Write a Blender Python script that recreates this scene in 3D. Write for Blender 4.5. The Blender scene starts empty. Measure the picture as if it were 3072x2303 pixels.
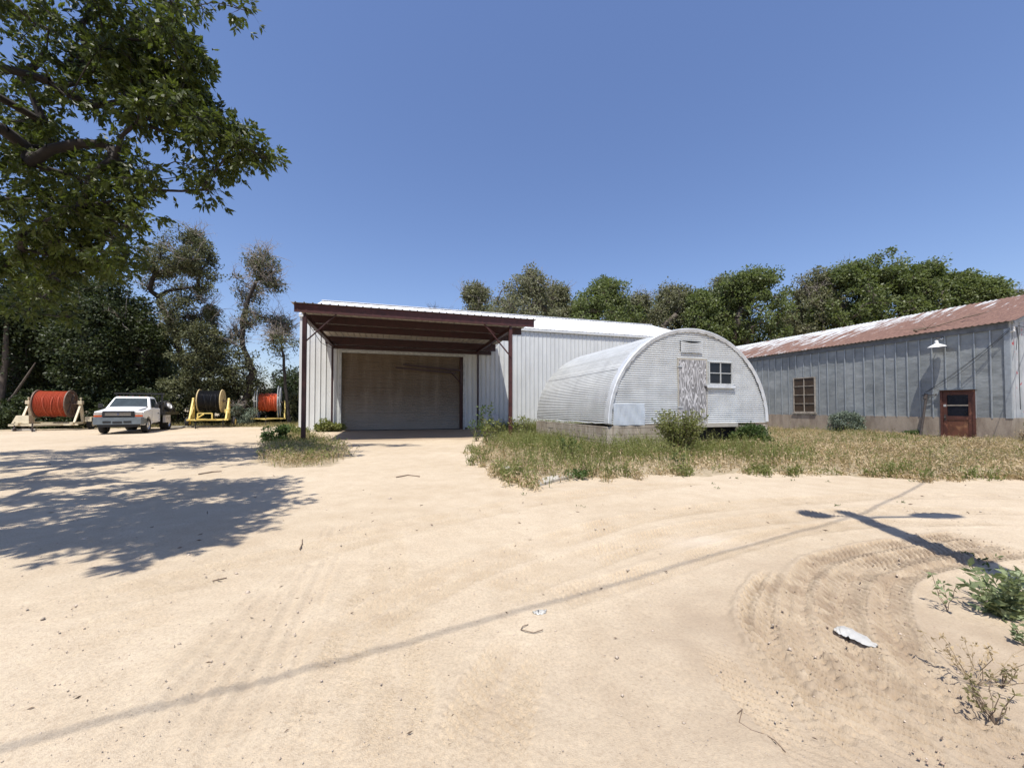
import bpy, math, random
import numpy as np
from mathutils import Vector, Matrix
R = math.radians
rng = np.random.default_rng(7)
random.seed(7)
S = bpy.context.scene
C = S.collection
# ------------------------------------------------------------------ camera
CAMH = 1.35
cam = bpy.data.cameras.new('camera'); camo = bpy.data.objects.new('camera', cam); C.objects.link(camo)
cam.sensor_width = 36; cam.lens = 13.52; cam.shift_y = 0.0151; cam.clip_start = .05; cam.clip_end = 6000
camo.location = (0, 0, CAMH); camo.rotation_euler = (R(91.3), 0, 0)
S.camera = camo
# ------------------------------------------------------------------ light
SUN_AZ, SUN_EL = R(15), R(68)      # the light travels towards +Y turned SUN_AZ to +X
w = bpy.data.worlds.new('World'); S.world = w; w.use_nodes = True
nt = w.node_tree; bg = nt.nodes['Background']
sky = nt.nodes.new('ShaderNodeTexSky'); sky.sky_type = 'NISHITA'; sky.sun_disc = False
sky.sun_elevation = SUN_EL; sky.sun_rotation = R(180) + SUN_AZ
sky.altitude = 600; sky.air_density = 1.35; sky.dust_density = 0.9; sky.ozone_density = 5.0
tint = nt.nodes.new('ShaderNodeMix'); tint.data_type = 'RGBA'; tint.blend_type = 'MULTIPLY'; tint.inputs[0].default_value = 1
tint.inputs[7].default_value = (1.12, 1.06, 1.20, 1); tint.clamp_result = False      # white balance of the camera
nt.links.new(sky.outputs[0], tint.inputs[6]); nt.links.new(tint.outputs[2], bg.inputs[0]); bg.inputs[1].default_value = 0.104
sl = bpy.data.lights.new('sun', 'SUN'); sl.energy = 5.0; sl.angle = R(.53); sl.color = (1, .955, .88)
so = bpy.data.objects.new('sun', sl); C.objects.link(so)
so.location = (-5, -20, 40); so.rotation_euler = (R(90) - SUN_EL, 0, -SUN_AZ)
S.view_settings.view_transform = 'Standard'; S.view_settings.look = 'None'
S.view_settings.exposure = 0.31; S.view_settings.gamma = 1
S.render.engine = 'CYCLES'
S.cycles.max_bounces = 5; S.cycles.diffuse_bounces = 3; S.cycles.transparent_max_bounces = 6
# ------------------------------------------------------------------ geometry helpers
ROT = R(17); CU, SU = math.cos(ROT), math.sin(ROT)
def W(u, v, z=0): return Vector((CU*u - SU*v, SU*u + CU*v, z))
F = 1154.0
def G(px, py, z=0.0):                       # photo pixel (3072 wide) of a ground point -> ground point, used for layout measurements
    d = F*(CAMH-z)/(py-1224.0); return Vector(((px-1536)/F*d, d, z))
def D(px2, py2, Y):                         # photo pixel in the 2212-wide view at a depth -> point
    return Vector(((px2*1.3888-1536)/F*Y, Y, CAMH + (1224-py2*1.3888)/F*Y))
def sstep(a, b, x): t = np.clip((x-a)/(b-a), 0, 1); return t*t*(3-2*t)
def vnoise(x, y, seed=0):
    r = np.random.default_rng(seed); T = r.random((256, 256))
    xi = np.floor(x).astype(int); yi = np.floor(y).astype(int); fx = x-xi; fy = y-yi
    fx = fx*fx*(3-2*fx); fy = fy*fy*(3-2*fy); a = lambda i, j: T[(xi+i) & 255, (yi+j) & 255]
    return (a(0,0)*(1-fx)*(1-fy) + a(1,0)*fx*(1-fy) + a(0,1)*(1-fx)*fy + a(1,1)*fx*fy) - .5
def g0(x, y):                               # the ground's slow rise and fall
    x = np.asarray(x, float); y = np.asarray(y, float)
    u = CU*x + SU*y; v = -SU*x + CU*y
    h = -0.11*np.exp(-((v-17)/3.2)**2)*sstep(-9, -5, u)*(1-sstep(7, 9, u))
    h = h - 0.10*sstep(15, 22, u)*sstep(5, 8, v)*(1-sstep(25, 30, v))
    near = np.clip(1-(np.hypot(x, y)-30)/30, 0, 1)
    return h + near*(.05*vnoise(x*.35+9, y*.35+3, 1) + .022*vnoise(x*1.1, y*1.1+5, 2) + .010*vnoise(x*3.1, y*3.1, 3))
def g(x, y): return float(g0(x, y))
def tag(o, label=None, cat=None, group=None, kind=None):
    if label: o['label'] = label
    if cat: o['category'] = cat
    if group: o['group'] = group
    if kind: o['kind'] = kind
    return o
def thing(name, label, cat, loc=(0, 0, 0), rotz=0.0, group=None):
    o = bpy.data.objects.new(name, None); C.objects.link(o); o.location = loc; o.rotation_euler = (0, 0, rotz)
    o.empty_display_size = .2
    return tag(o, label, cat, group)
def np_mesh(name, verts, faces, mat, parent=None, smooth=False, loc=None, attr=None):
    verts = np.asarray(verts, np.float32); faces = np.asarray(faces, np.int32)
    me = bpy.data.meshes.new(name); n, k = faces.shape
    me.vertices.add(len(verts)); me.vertices.foreach_set('co', verts.ravel())
    me.loops.add(n*k); me.loops.foreach_set('vertex_index', faces.ravel())
    me.polygons.add(n); me.polygons.foreach_set('loop_start', np.arange(0, n*k, k, dtype=np.int32))
    try: me.polygons.foreach_set('loop_total', np.full(n, k, np.int32))
    except Exception: pass
    if smooth: me.polygons.foreach_set('use_smooth', np.ones(n, bool))
    if attr is not None:
        for an, av in attr.items():
            a = me.attributes.new(an, 'FLOAT', 'POINT'); a.data.foreach_set('value', np.asarray(av, np.float32))
    me.update(calc_edges=True)
    me.materials.append(mat)
    o = bpy.data.objects.new(name, me); C.objects.link(o)
    if parent: o.parent = parent
    if loc is not None: o.location = loc
    return o
class MB:
    def __init__(s, org=(0, 0, 0)): s.v = []; s.f = []; s.o = Vector(org)
    def add(s, vs, fs):
        b = len(s.v); s.v += [tuple(Vector(v)-s.o) for v in vs]; s.f += [tuple(b+i for i in f) for f in fs]; return s
    def box(s, x0, x1, y0, y1, z0, z1):
        return s.add([(x0,y0,z0),(x1,y0,z0),(x1,y1,z0),(x0,y1,z0),(x0,y0,z1),(x1,y0,z1),(x1,y1,z1),(x0,y1,z1)],
                     [(0,3,2,1),(4,5,6,7),(0,1,5,4),(1,2,6,5),(2,3,7,6),(3,0,4,7)])
    def bar(s, a, b, w, h=None, up=(0, 0, 1)):
        a = Vector(a); b = Vector(b); d = (b-a).normalized(); h = h or w
        x = d.cross(Vector(up));
        if x.length < 1e-4: x = d.cross(Vector((0, 1, 0)))
        x.normalize(); y = x.cross(d); vs = []
        for p in (a, b):
            for sx, sy in ((-1,-1),(1,-1),(1,1),(-1,1)): vs.append(p + x*(w/2*sx) + y*(h/2*sy))
        return s.add(vs, [(3,2,1,0),(4,5,6,7),(0,1,5,4),(1,2,6,5),(2,3,7,6),(3,0,4,7)])
    def tube(s, pts, r, n=8, cap=True):
        pts = [Vector(p) for p in pts]; rs = r if isinstance(r, (list, tuple)) else [r]*len(pts); vs = []
        ref = None
        for i, p in enumerate(pts):
            d = (pts[min(i+1, len(pts)-1)] - pts[max(i-1, 0)]).normalized()
            if ref is None: ref = d.orthogonal().normalized()
            x = (ref - d*ref.dot(d)).normalized(); y = d.cross(x); ref = x
            for k in range(n):
                a = 2*math.pi*k/n; vs.append(p + x*(rs[i]*math.cos(a)) + y*(rs[i]*math.sin(a)))
        fs = [(i*n+k, i*n+(k+1) % n, (i+1)*n+(k+1) % n, (i+1)*n+k) for i in range(len(pts)-1) for k in range(n)]
        if cap: fs += [tuple(range(n))[::-1], tuple((len(pts)-1)*n+k for k in range(n))]
        return s.add(vs, fs)
    def lathe(s, prof, c=(0, 0, 0), axis=(0, 0, 1), n=24, cap=True):   # prof: (radius, along axis)
        c = Vector(c); ax = Vector(axis).normalized(); x = ax.orthogonal().normalized(); y = ax.cross(x); vs = []
        for r, t in prof:
            for k in range(n):
                a = 2*math.pi*k/n; vs.append(c + ax*t + x*(r*math.cos(a)) + y*(r*math.sin(a)))
        m = len(prof)
        fs = [(i*n+k, i*n+(k+1) % n, (i+1)*n+(k+1) % n, (i+1)*n+k) for i in range(m-1) for k in range(n)]
        if cap: fs += [tuple(range(n))[::-1], tuple((m-1)*n+k for k in range(n))]
        return s.add(vs, fs)
    def prism(s, poly, fn0, fn1):               # poly of 2D points, fn(p)->3D for both ends
        n = len(poly); vs = [fn0(p) for p in poly] + [fn1(p) for p in poly]
        return s.add(vs, [tuple(range(n))[::-1], tuple(range(n, 2*n))] + [(i, (i+1) % n, n+(i+1) % n, n+i) for i in range(n)])
    def build(s, name, mat, parent=None, smooth=False, bevel=0, label=None):
        me = bpy.data.meshes.new(name); me.from_pydata(s.v, [], s.f); me.materials.append(mat)
        o = bpy.data.objects.new(name, me); C.objects.link(o)
        if parent: o.parent = parent
        if smooth:
            for p in me.polygons: p.use_smooth = True
            try:
                me.set_sharp_from_angle(angle=R(40))
            except Exception: pass
        if bevel:
            m = o.modifiers.new('bevel', 'BEVEL'); m.width = bevel; m.segments = 2; m.limit_method = 'ANGLE'; m.angle_limit = R(35)
        if label: o['label'] = label
        return o
# ------------------------------------------------------------------ materials
def mat_new(name, base=(.5,.5,.5), rough=.7, metal=0.0, spec=None):
    m = bpy.data.materials.new(name); m.use_nodes = True; t = m.node_tree; b = t.nodes['Principled BSDF']
    b.inputs['Base Color'].default_value = (*base, 1); b.inputs['Roughness'].default_value = rough; b.inputs['Metallic'].default_value = metal
    if spec is not None: b.inputs['Specular IOR Level'].default_value = spec
    return m, t, b
def N(t, typ, **kw):
    n = t.nodes.new(typ)
    for k, v in kw.items():
        if k in n.inputs: n.inputs[k].default_value = v
        else: setattr(n, k, v)
    return n
def noise(t, scale, detail=6, rough=.6, vec=None, mapping=None):
    n = N(t, 'ShaderNodeTexNoise', Scale=scale, Detail=detail, Roughness=rough)
    tc = t.nodes.new('ShaderNodeTexCoord'); src = tc.outputs['Object']
    if mapping:
        mp = t.nodes.new('ShaderNodeMapping'); mp.inputs['Scale'].default_value = mapping; t.links.new(src, mp.inputs[0]); src = mp.outputs[0]
    t.links.new(src, n.inputs['Vector']); return n
def ramp(t, src, stops):
    r = t.nodes.new('ShaderNodeValToRGB'); e = r.color_ramp.elements
    e[0].position, e[0].color = stops[0][0], (*stops[0][1], 1); e[1].position, e[1].color = stops[-1][0], (*stops[-1][1], 1)
    for p, c in stops[1:-1]: x = e.new(p); x.color = (*c, 1)
    t.links.new(src, r.inputs[0]); return r
def mix(t, a, b, fac, mode='MIX'):
    m = t.nodes.new('ShaderNodeMix'); m.data_type = 'RGBA'; m.blend_type = mode
    for s_, i in ((a, 6), (b, 7)):
        if isinstance(s_, tuple): m.inputs[i].default_value = (*s_, 1)
        else: t.links.new(s_, m.inputs[i])
    if isinstance(fac, (int, float)): m.inputs[0].default_value = fac
    else: t.links.new(fac, m.inputs[0])
    return m.outputs[2]
def bump(t, b, src, strength=.3, dist=.02):
    n = N(t, 'ShaderNodeBump', Strength=strength, Distance=dist); t.links.new(src, n.inputs['Height']); t.links.new(n.outputs[0], b.inputs['Normal']); return n
def simple(name, base, rough=.6, metal=0, var=.25, scale=6, bmp=0, bscale=40, mapping=None, dirt=None, spec=None):
    m, t, b = mat_new(name, base, rough, metal, spec)
    n = noise(t, scale, mapping=mapping)
    lo = tuple(c*(1-var) for c in base); hi = tuple(min(1, c*(1+var)) for c in base)
    out = ramp(t, n.outputs[0], [(.3, lo), (.7, hi)]).outputs[0]
    if dirt:
        d = noise(t, dirt[2] if len(dirt) > 2 else 3, 8, .7); f = ramp(t, d.outputs[0], [(dirt[1], (0,0,0)), (dirt[1]+.12, (1,1,1))])
        out = mix(t, out, dirt[0], f.outputs[0])
    t.links.new(out, b.inputs['Base Color'])
    if bmp: bump(t, b, noise(t, bscale).outputs[0], bmp, .01)
    return m
M = {}
# ground
def ground_mat():
    m, t, b = mat_new('packed_sandy_dirt', (.5,.4,.3), .95, spec=.1)
    n1 = noise(t, .35, 6, .6); n2 = noise(t, 3.2, 8, .65); n3 = noise(t, 60, 4, .7)
    c1 = ramp(t, n1.outputs[0], [(.3, (.425,.345,.238)), (.5, (.49,.412,.300)), (.7, (.555,.472,.352))])
    c2 = mix(t, c1.outputs[0], ramp(t, n2.outputs[0], [(.3, (.40,.30,.21)), (.7, (.60,.50,.38))]).outputs[0], .35)
    c3 = mix(t, c2, ramp(t, n3.outputs[0], [(.33, (.26,.20,.16)), (.5, (.5,.5,.5)), (.68, (.72,.66,.58))]).outputs[0], .33, 'OVERLAY')
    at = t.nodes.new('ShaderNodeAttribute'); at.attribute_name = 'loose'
    c4 = mix(t, c3, (.32,.245,.172), at.outputs['Fac'])  # loose soil tone; also carries the shade painted under the canopy
    at2 = t.nodes.new('ShaderNodeAttribute'); at2.attribute_name = 'pale'
    c5 = mix(t, c4, (.66,.58,.49), at2.outputs['Fac'])
    at3 = t.nodes.new('ShaderNodeAttribute'); at3.attribute_name = 'veg'
    vg = ramp(t, noise(t, 9, 6, .7).outputs[0], [(.35, (.20,.165,.09)), (.65, (.40,.32,.22))])
    c6 = mix(t, c5, vg.outputs[0], at3.outputs['Fac'])
    t.links.new(c6, b.inputs['Base Color'])
    nb = noise(t, 45, 8, .75); n4 = noise(t, 170, 3, .6)
    ad = N(t, 'ShaderNodeMath', operation='ADD'); t.links.new(nb.outputs[0], ad.inputs[0]); t.links.new(n4.outputs[0], ad.inputs[1])
    bump(t, b, ad.outputs[0], .55, .012)
    return m
M['ground'] = ground_mat()
def galv(name, base, rough, metal, streak=.18, rust=None, spangle=30, bmp=.0):
    m, t, b = mat_new(name, base, rough, metal)
    n = noise(t, 1.2, 7, .7, mapping=(1.5, 1.5, .35)); n2 = noise(t, spangle, 3, .5)
    lo = tuple(c*(1-streak) for c in base); hi = tuple(min(1, c*(1+streak)) for c in base)
    c = ramp(t, n.outputs[0], [(.3, lo), (.7, hi)]).outputs[0]
    c = mix(t, c, ramp(t, n2.outputs[0], [(.3, (.42,.42,.43)), (.7, (.58,.58,.58))]).outputs[0], .25, 'OVERLAY')
    if rust:
        r1 = noise(t, rust[1], 9, .72, mapping=rust[2]); f = ramp(t, r1.outputs[0], [(rust[3], (0,0,0)), (rust[3]+.09, (1,1,1))])
        rc = ramp(t, noise(t, 9, 6, .7).outputs[0], [(.3, tuple(x*.6 for x in rust[0])), (.7, rust[0])])
        c = mix(t, c, rc.outputs[0], f.outputs[0])
        t.links.new(mix(t, (rough,)*3, (.9,.9,.9), f.outputs[0]), b.inputs['Roughness'])
        if metal:
            t.links.new(mix(t, (metal,)*3, (0,0,0), f.outputs[0]), b.inputs['Metallic'])
    t.links.new(c, b.inputs['Base Color'])
    if bmp: bump(t, b, noise(t, 1.6, 3, .5).outputs[0], bmp, .08)
    return m
M['wall_panel'] = galv('pale_grey_painted_steel', (.63,.64,.625), .5, 0, .10, bmp=.12)
M['trim'] = galv('pale_grey_trim', (.62,.63,.62), .45, 0, .08)
M['white_roof'] = galv('white_roof_steel', (.78,.79,.80), .4, 0, .05)
M['quonset'] = galv('weathered_galvanised_corrugation', (.58,.595,.585), .45, .15, .14, rust=((.35,.17,.07), 1.1, (.6,.6,1.6), .70), bmp=.12)
M['quonset_face'] = galv('galvanised_end_sheet', (.58,.595,.585), .45, .15, .12, bmp=.1)
M['flash'] = galv('crumpled_galvanised_flashing', (.66,.68,.69), .45, .3, .2, bmp=.5)
M['patch'] = galv('newer_galvanised_patch', (.70,.74,.76), .35, .35, .1, bmp=.3)
def wavy_sheet():
    m, t, b = mat_new('dull_grey_sheet', (.2,.22,.24), .55, .1)
    n = noise(t, .9, 8, .65, mapping=(1, .9, 1.6)); n2 = noise(t, 4, 6, .7)
    c = ramp(t, n.outputs[0], [(.28, (.17,.185,.188)), (.5, (.255,.272,.272)), (.72, (.35,.368,.366))]).outputs[0]
    c = mix(t, c, ramp(t, n2.outputs[0], [(.3, (.40,.41,.42)), (.7, (.6,.6,.58))]).outputs[0], .3, 'OVERLAY')
    t.links.new(c, b.inputs['Base Color']); bump(t, b, noise(t, 1.4, 5, .6, mapping=(1, 1, 2.2)).outputs[0], .5, .06); return m
M['dark_sheet'] = wavy_sheet()
M['batten'] = simple('grey_batten', (.34,.37,.385), .5, .3, .15)
M['fascia'] = simple('weathered_fascia', (.13,.14,.15), .7, 0, .3, 4)
def rusty_roof():
    m, t, b = mat_new('rusted_roofing', (.3,.15,.1), .75)
    tc = t.nodes.new('ShaderNodeTexCoord'); sp = t.nodes.new('ShaderNodeSeparateXYZ'); t.links.new(tc.outputs['Object'], sp.inputs[0])
    n = noise(t, 1.0, 9, .72, mapping=(.45, 4.6, .45)); n2 = noise(t, 7, 7, .7, mapping=(.5, 2.5, .5))
    rust = ramp(t, n2.outputs[0], [(.25, (.080,.040,.028)), (.5, (.150,.078,.054)), (.75, (.24,.140,.095))]).outputs[0]
    bare = ramp(t, n2.outputs[0], [(.3, (.34,.36,.37)), (.7, (.56,.57,.56))]).outputs[0]
    # whole bare sheets towards the ridge at the far end, the rest rusted with bare flecks
    st = N(t, 'ShaderNodeTexNoise', Scale=.9, Detail=1); cb = t.nodes.new('ShaderNodeMapping'); cb.inputs['Scale'].default_value = (.02, .9, .02)
    t.links.new(tc.outputs['Object'], cb.inputs[0]); t.links.new(cb.outputs[0], st.inputs['Vector'])
    mr = N(t, 'ShaderNodeMapRange'); t.links.new(sp.outputs[0], mr.inputs[0])
    mr.inputs[1].default_value = 1.6; mr.inputs[2].default_value = 5.4; mr.inputs[3].default_value = -.085; mr.inputs[4].default_value = .07
    my = N(t, 'ShaderNodeMapRange'); t.links.new(sp.outputs[1], my.inputs[0])
    my.inputs[1].default_value = 2.0; my.inputs[2].default_value = 8; my.inputs[3].default_value = -.07; my.inputs[4].default_value = .05
    a1 = N(t, 'ShaderNodeMath', operation='ADD'); t.links.new(n.outputs[0], a1.inputs[0]); t.links.new(mr.outputs[0], a1.inputs[1])
    a2 = N(t, 'ShaderNodeMath', operation='ADD'); t.links.new(a1.outputs[0], a2.inputs[0]); t.links.new(my.outputs[0], a2.inputs[1])
    f = ramp(t, a2.outputs[0], [(.52, (0,0,0)), (.58, (1,1,1))])
    t.links.new(mix(t, rust, bare, f.outputs[0]), b.inputs['Base Color'])
    return m
M['rusty_roof'] = rusty_roof()
def concrete(name, base, dirtc, grid=False):
    m, t, b = mat_new(name, base, .9, spec=.2)
    n = noise(t, 1.3, 8, .7, mapping=(2.2, 2.2, .6)); n2 = noise(t, 18, 6, .7)
    c = ramp(t, n.outputs[0], [(.3, dirtc), (.55, base), (.75, tuple(min(1, x*1.15) for x in base))]).outputs[0]
    c = mix(t, c, ramp(t, n2.outputs[0], [(.3, (.38,.38,.38)), (.7, (.6,.6,.6))]).outputs[0], .35, 'OVERLAY')
    t.links.new(c, b.inputs['Base Color']); bump(t, b, n2.outputs[0], .4, .01); return m
M['concrete'] = concrete('stained_concrete', (.34,.285,.225), (.20,.155,.12))
M['block'] = concrete('weathered_concrete_block', (.42,.37,.30), (.22,.175,.13))
M['pad'] = concrete('pale_concrete', (.45,.42,.36), (.32,.28,.23))
M['red_steel'] = simple('red_oxide_steel', (.032,.0075,.0075), .5, 0, .35, 5, dirt=((.03,.012,.01), .62, 7))
M['red_steel2'] = simple('paler_red_oxide_steel', (.058,.015,.013), .6, 0, .4, 6, dirt=((.15,.07,.05), .66, 9))  # paler, rougher copy for the front beam, right front post and its brace
M['canopy_sheet'] = galv('bare_canopy_sheet', (.42,.38,.33), .6, 0, .1)
def door_mat():
    m, t, b = mat_new('dirty_ribbed_door', (.2,.17,.14), .5)
    n = noise(t, .8, 8, .7, mapping=(3.0, 1, .35)); n2 = noise(t, 3, 7, .7)
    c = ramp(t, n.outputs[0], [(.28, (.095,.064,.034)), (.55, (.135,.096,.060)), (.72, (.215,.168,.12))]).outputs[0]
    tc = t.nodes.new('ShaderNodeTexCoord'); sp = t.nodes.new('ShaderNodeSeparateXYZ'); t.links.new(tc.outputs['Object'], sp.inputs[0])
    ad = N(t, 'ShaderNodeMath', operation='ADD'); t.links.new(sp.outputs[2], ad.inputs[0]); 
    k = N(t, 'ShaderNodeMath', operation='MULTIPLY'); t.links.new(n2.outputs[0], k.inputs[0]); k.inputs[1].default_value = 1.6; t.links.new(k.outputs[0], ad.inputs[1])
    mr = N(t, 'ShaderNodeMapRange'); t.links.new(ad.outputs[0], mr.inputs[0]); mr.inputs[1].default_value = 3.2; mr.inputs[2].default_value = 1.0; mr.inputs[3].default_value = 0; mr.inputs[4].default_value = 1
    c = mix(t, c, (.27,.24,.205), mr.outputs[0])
    t.links.new(c, b.inputs['Base Color']); return m
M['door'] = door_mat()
def plywood():
    m, t, b = mat_new('weathered_plywood', (.4,.4,.4), .85)
    tc = t.nodes.new('ShaderNodeTexCoord'); mp = t.nodes.new('ShaderNodeMapping'); mp.inputs['Scale'].default_value = (7.0, 7.0, 1.05)
    t.links.new(tc.outputs['Object'], mp.inputs[0]); n = N(t, 'ShaderNodeTexNoise', Scale=1.1, Detail=1.5, Roughness=.4, Distortion=.8); t.links.new(mp.outputs[0], n.inputs['Vector'])
    mu = N(t, 'ShaderNodeMath', operation='MULTIPLY'); t.links.new(n.outputs[0], mu.inputs[0]); mu.inputs[1].default_value = 52
    sn = N(t, 'ShaderNodeMath', operation='SINE'); t.links.new(mu.outputs[0], sn.inputs[0])
    c = ramp(t, sn.outputs[0], [(.1, (.20,.195,.195)), (.5, (.40,.395,.395)), (.9, (.62,.61,.61))])
    c2 = mix(t, c.outputs[0], ramp(t, noise(t, 3, 8, .7).outputs[0], [(.3, (.34,.33,.32)), (.7, (.62,.62,.62))]).outputs[0], .4, 'OVERLAY')
    t.links.new(c2, b.inputs['Base Color']); return m
M['plywood'] = plywood()
M['wood_grey'] = simple('grey_board', (.40,.37,.31), .85, 0, .25, 5, .3, 30, mapping=(1, 8, 8))
M['post_wood'] = simple('creosoted_wood', (.12,.085,.06), .85, 0, .3, 6)
M['door_brown'] = simple('sun_worn_brown_paint', (.085,.030,.020), .6, 0, .35, 3, dirt=((.24,.10,.055), .58, 4))
M['door_panel'] = simple('worn_brown_panel', (.13,.050,.028), .55, 0, .4, 3, dirt=((.27,.13,.065), .55, 2.5))
M['rust_stand'] = simple('dark_rusty_pipe', (.055,.045,.04), .8, 0, .35, 12)
M['black'] = simple('matt_black', (.012,.012,.013), .55, 0, .3)
M['void'] = simple('painted_opening_dark', (.006,.006,.007), .95, 0, .2)  # near-black fill, painted for the shade inside openings
M['rubber'] = simple('black_rubber', (.022,.021,.02), .85, 0, .3, 8, dirt=((.09,.07,.055), .6, 5))
def glass(name, c, rough=.06):
    m, t, b = mat_new(name, c, rough); b.inputs['Specular IOR Level'].default_value = .35
    n = noise(t, 3, 6, .7); t.links.new(ramp(t, n.outputs[0], [(.3, c), (.8, tuple(x*2.2+.004 for x in c))]).outputs[0], b.inputs['Base Color']); return m
M['glass_dark'] = glass('dark_window_glass', (.006,.007,.011), .12)
M['glass_brown'] = glass('dusty_brown_glass', (.034,.022,.014), .35)
M['glass_truck'] = glass('truck_glass', (.02,.03,.034))
M['frame_pale'] = simple('pale_window_frame', (.44,.45,.44), .6)
M['frame_old'] = simple('old_window_frame', (.32,.28,.23), .8, 0, .35, 8)
M['white_enamel'] = simple('white_enamel', (.82,.82,.79), .3, 0, .04)
M['white_paint'] = simple('white_truck_paint', (.78,.79,.79), .22, 0, .04, 3)
M['white_dusty'] = simple('dusty_white_paint', (.50,.47,.43), .5, 0, .15, 3)
M['cream'] = simple('worn_cream_paint', (.60,.52,.36), .6, 0, .15, 5, dirt=((.16,.10,.06), .62, 5))
M['yellow'] = simple('worn_yellow_paint', (.78,.60,.19), .55, 0, .15, 5, dirt=((.22,.12,.05), .63, 7))
M['silver'] = simple('brushed_silver', (.55,.56,.58), .3, .7, .1)
M['chrome'] = simple('chrome', (.7,.7,.72), .12, 1, .05)
M['bumper'] = simple('grey_bumper', (.14,.16,.17), .4, .2, .15)
M['headlight'] = glass('headlight_lens', (.30,.27,.24), .15)
M['amber'] = simple('amber_lens', (.55,.10,.02), .25, 0, .1)
M['orange_pipe'] = simple('orange_red_conduit', (.40,.072,.030), .5, 0, .12, 9)
M['orange_pipe2'] = simple('bright_orange_conduit', (.56,.11,.045), .42, 0, .12, 9)
M['black_pipe'] = simple('black_conduit', (.011,.011,.013), .3, 0, .2, 9)
M['reel_wood'] = simple('reel_wood', (.52,.40,.20), .75, 0, .2, 5, mapping=(1, 1, 7))
M['reel_steel'] = simple('rusty_reel_steel', (.16,.11,.08), .7, .1, .35, 6)
M['galv_pipe'] = simple('galvanised_pipe', (.5,.52,.52), .4, .4, .12)
M['blue_oval'] = simple('blue_emblem', (.05,.06,.12), .3)
M['dark_void_red'] = simple('deep_red_dark', (.04,.012,.012), .7)
def leafmat(name, c1, c2, c3, rough=.5, trans=.35, nscale=1.2):
    m, t, b = mat_new(name, c1, rough, spec=.35)
    n = noise(t, nscale, 5, .7); oi = noise(t, 37, 2, .5)
    c = ramp(t, n.outputs[0], [(.3, c1), (.5, c2), (.72, c3)]).outputs[0]
    c = mix(t, c, ramp(t, oi.outputs[0], [(.3, (.32,.32,.32)), (.7, (.68,.68,.66))]).outputs[0], .6, 'OVERLAY')
    t.links.new(c, b.inputs['Base Color'])
    tr = t.nodes.new('ShaderNodeBsdfTranslucent'); cc = mix(t, c, (.9,1,.35), .6, 'MULTIPLY'); 
    hs = N(t, 'ShaderNodeHueSaturation', Value=1.6); t.links.new(cc, hs.inputs['Color']); t.links.new(hs.outputs[0], tr.inputs[0])
    ms = t.nodes.new('ShaderNodeMixShader'); ms.inputs[0].default_value = trans
    out = t.nodes['Material Output']; t.links.new(b.outputs[0], ms.inputs[1]); t.links.new(tr.outputs[0], ms.inputs[2]); t.links.new(ms.outputs[0], out.inputs[0])
    return m
M['leaf_near'] = leafmat('ash_leaves', (.042,.056,.014), (.070,.088,.020), (.115,.140,.030), .45, .36)
M['leaf_dark'] = leafmat('dark_elm_leaves', (.024,.034,.013), (.042,.057,.021), (.080,.098,.040), .5, .25)
M['leaf_mid'] = leafmat('green_tree_leaves', (.080,.108,.034), (.120,.148,.052), (.175,.195,.080), .5, .32, .5)
M['leaf_grey'] = leafmat('greyish_elm_leaves', (.115,.122,.062), (.165,.165,.095), (.235,.225,.15), .6, .25, .6)
M['leaf_cedar'] = leafmat('cedar_foliage', (.065,.076,.032), (.10,.108,.050), (.15,.15,.080), .7, .15)
M['leaf_juniper'] = leafmat('blue_grey_juniper', (.10,.13,.095), (.15,.185,.14), (.21,.24,.19), .7, .1, 3)
M['weed_green'] = leafmat('green_weeds', (.115,.135,.036), (.175,.190,.060), (.255,.250,.110), .6, .3, .8)
M['weed_dark'] = leafmat('dark_green_weeds', (.045,.075,.02), (.07,.11,.03), (.11,.15,.05), .6, .3, 1.5)
M['grass_dry'] = leafmat('dry_cheatgrass', (.30,.225,.135), (.44,.34,.215), (.60,.49,.35), .8, .25, 1.2)
M['grass_mix'] = leafmat('yellowing_grass', (.15,.145,.065), (.24,.21,.105), (.36,.30,.17), .7, .3, .7)
M['weed_silver'] = leafmat('silvery_leaf_weed', (.15,.185,.095), (.22,.26,.14), (.32,.36,.22), .5, .25, 6)
M['bark'] = simple('grey_brown_bark', (.10,.080,.062), .9, 0, .4, 3, .5, 12, mapping=(4, 4, 1))
M['bark_dark'] = simple('dark_bark', (.030,.024,.021), .9, 0, .4, 3)
M['bark_pale'] = simple('bleached_dead_wood', (.30,.26,.225), .9, 0, .3, 3)
M['straw'] = simple('dry_stalk', (.42,.33,.22), .85, 0, .3, 6)
M['twig'] = simple('dry_twig', (.16,.115,.08), .9, 0, .3, 9)
M['pebble'] = simple('mixed_pebbles', (.46,.38,.30), .85, 0, .4, 9)
M['clod'] = simple('dry_clod', (.33,.245,.18), .95, 0, .3, 9)
M['plastic'] = simple('crumpled_white_plastic', (.44,.43,.40), .4, 0, .1, 9, .5, 20)
def whitewash():
    m, t, b = mat_new('flaking_white_sheet', (.6,.6,.6), .6)
    n = noise(t, 2.2, 8, .7, mapping=(1, 1, .5))
    c = ramp(t, n.outputs[0], [(.3, (.26,.28,.29)), (.6, (.42,.44,.45))]).outputs[0]
    r = noise(t, 3.1, 3, .5, mapping=(1.6, 1, 1.0)); f = ramp(t, r.outputs[0], [(.62, (0,0,0)), (.66, (1,1,1))])
    c = mix(t, c, (.38,.10,.11), f.outputs[0]); t.links.new(c, b.inputs['Base Color']); return m
M['whitewash'] = whitewash()
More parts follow.
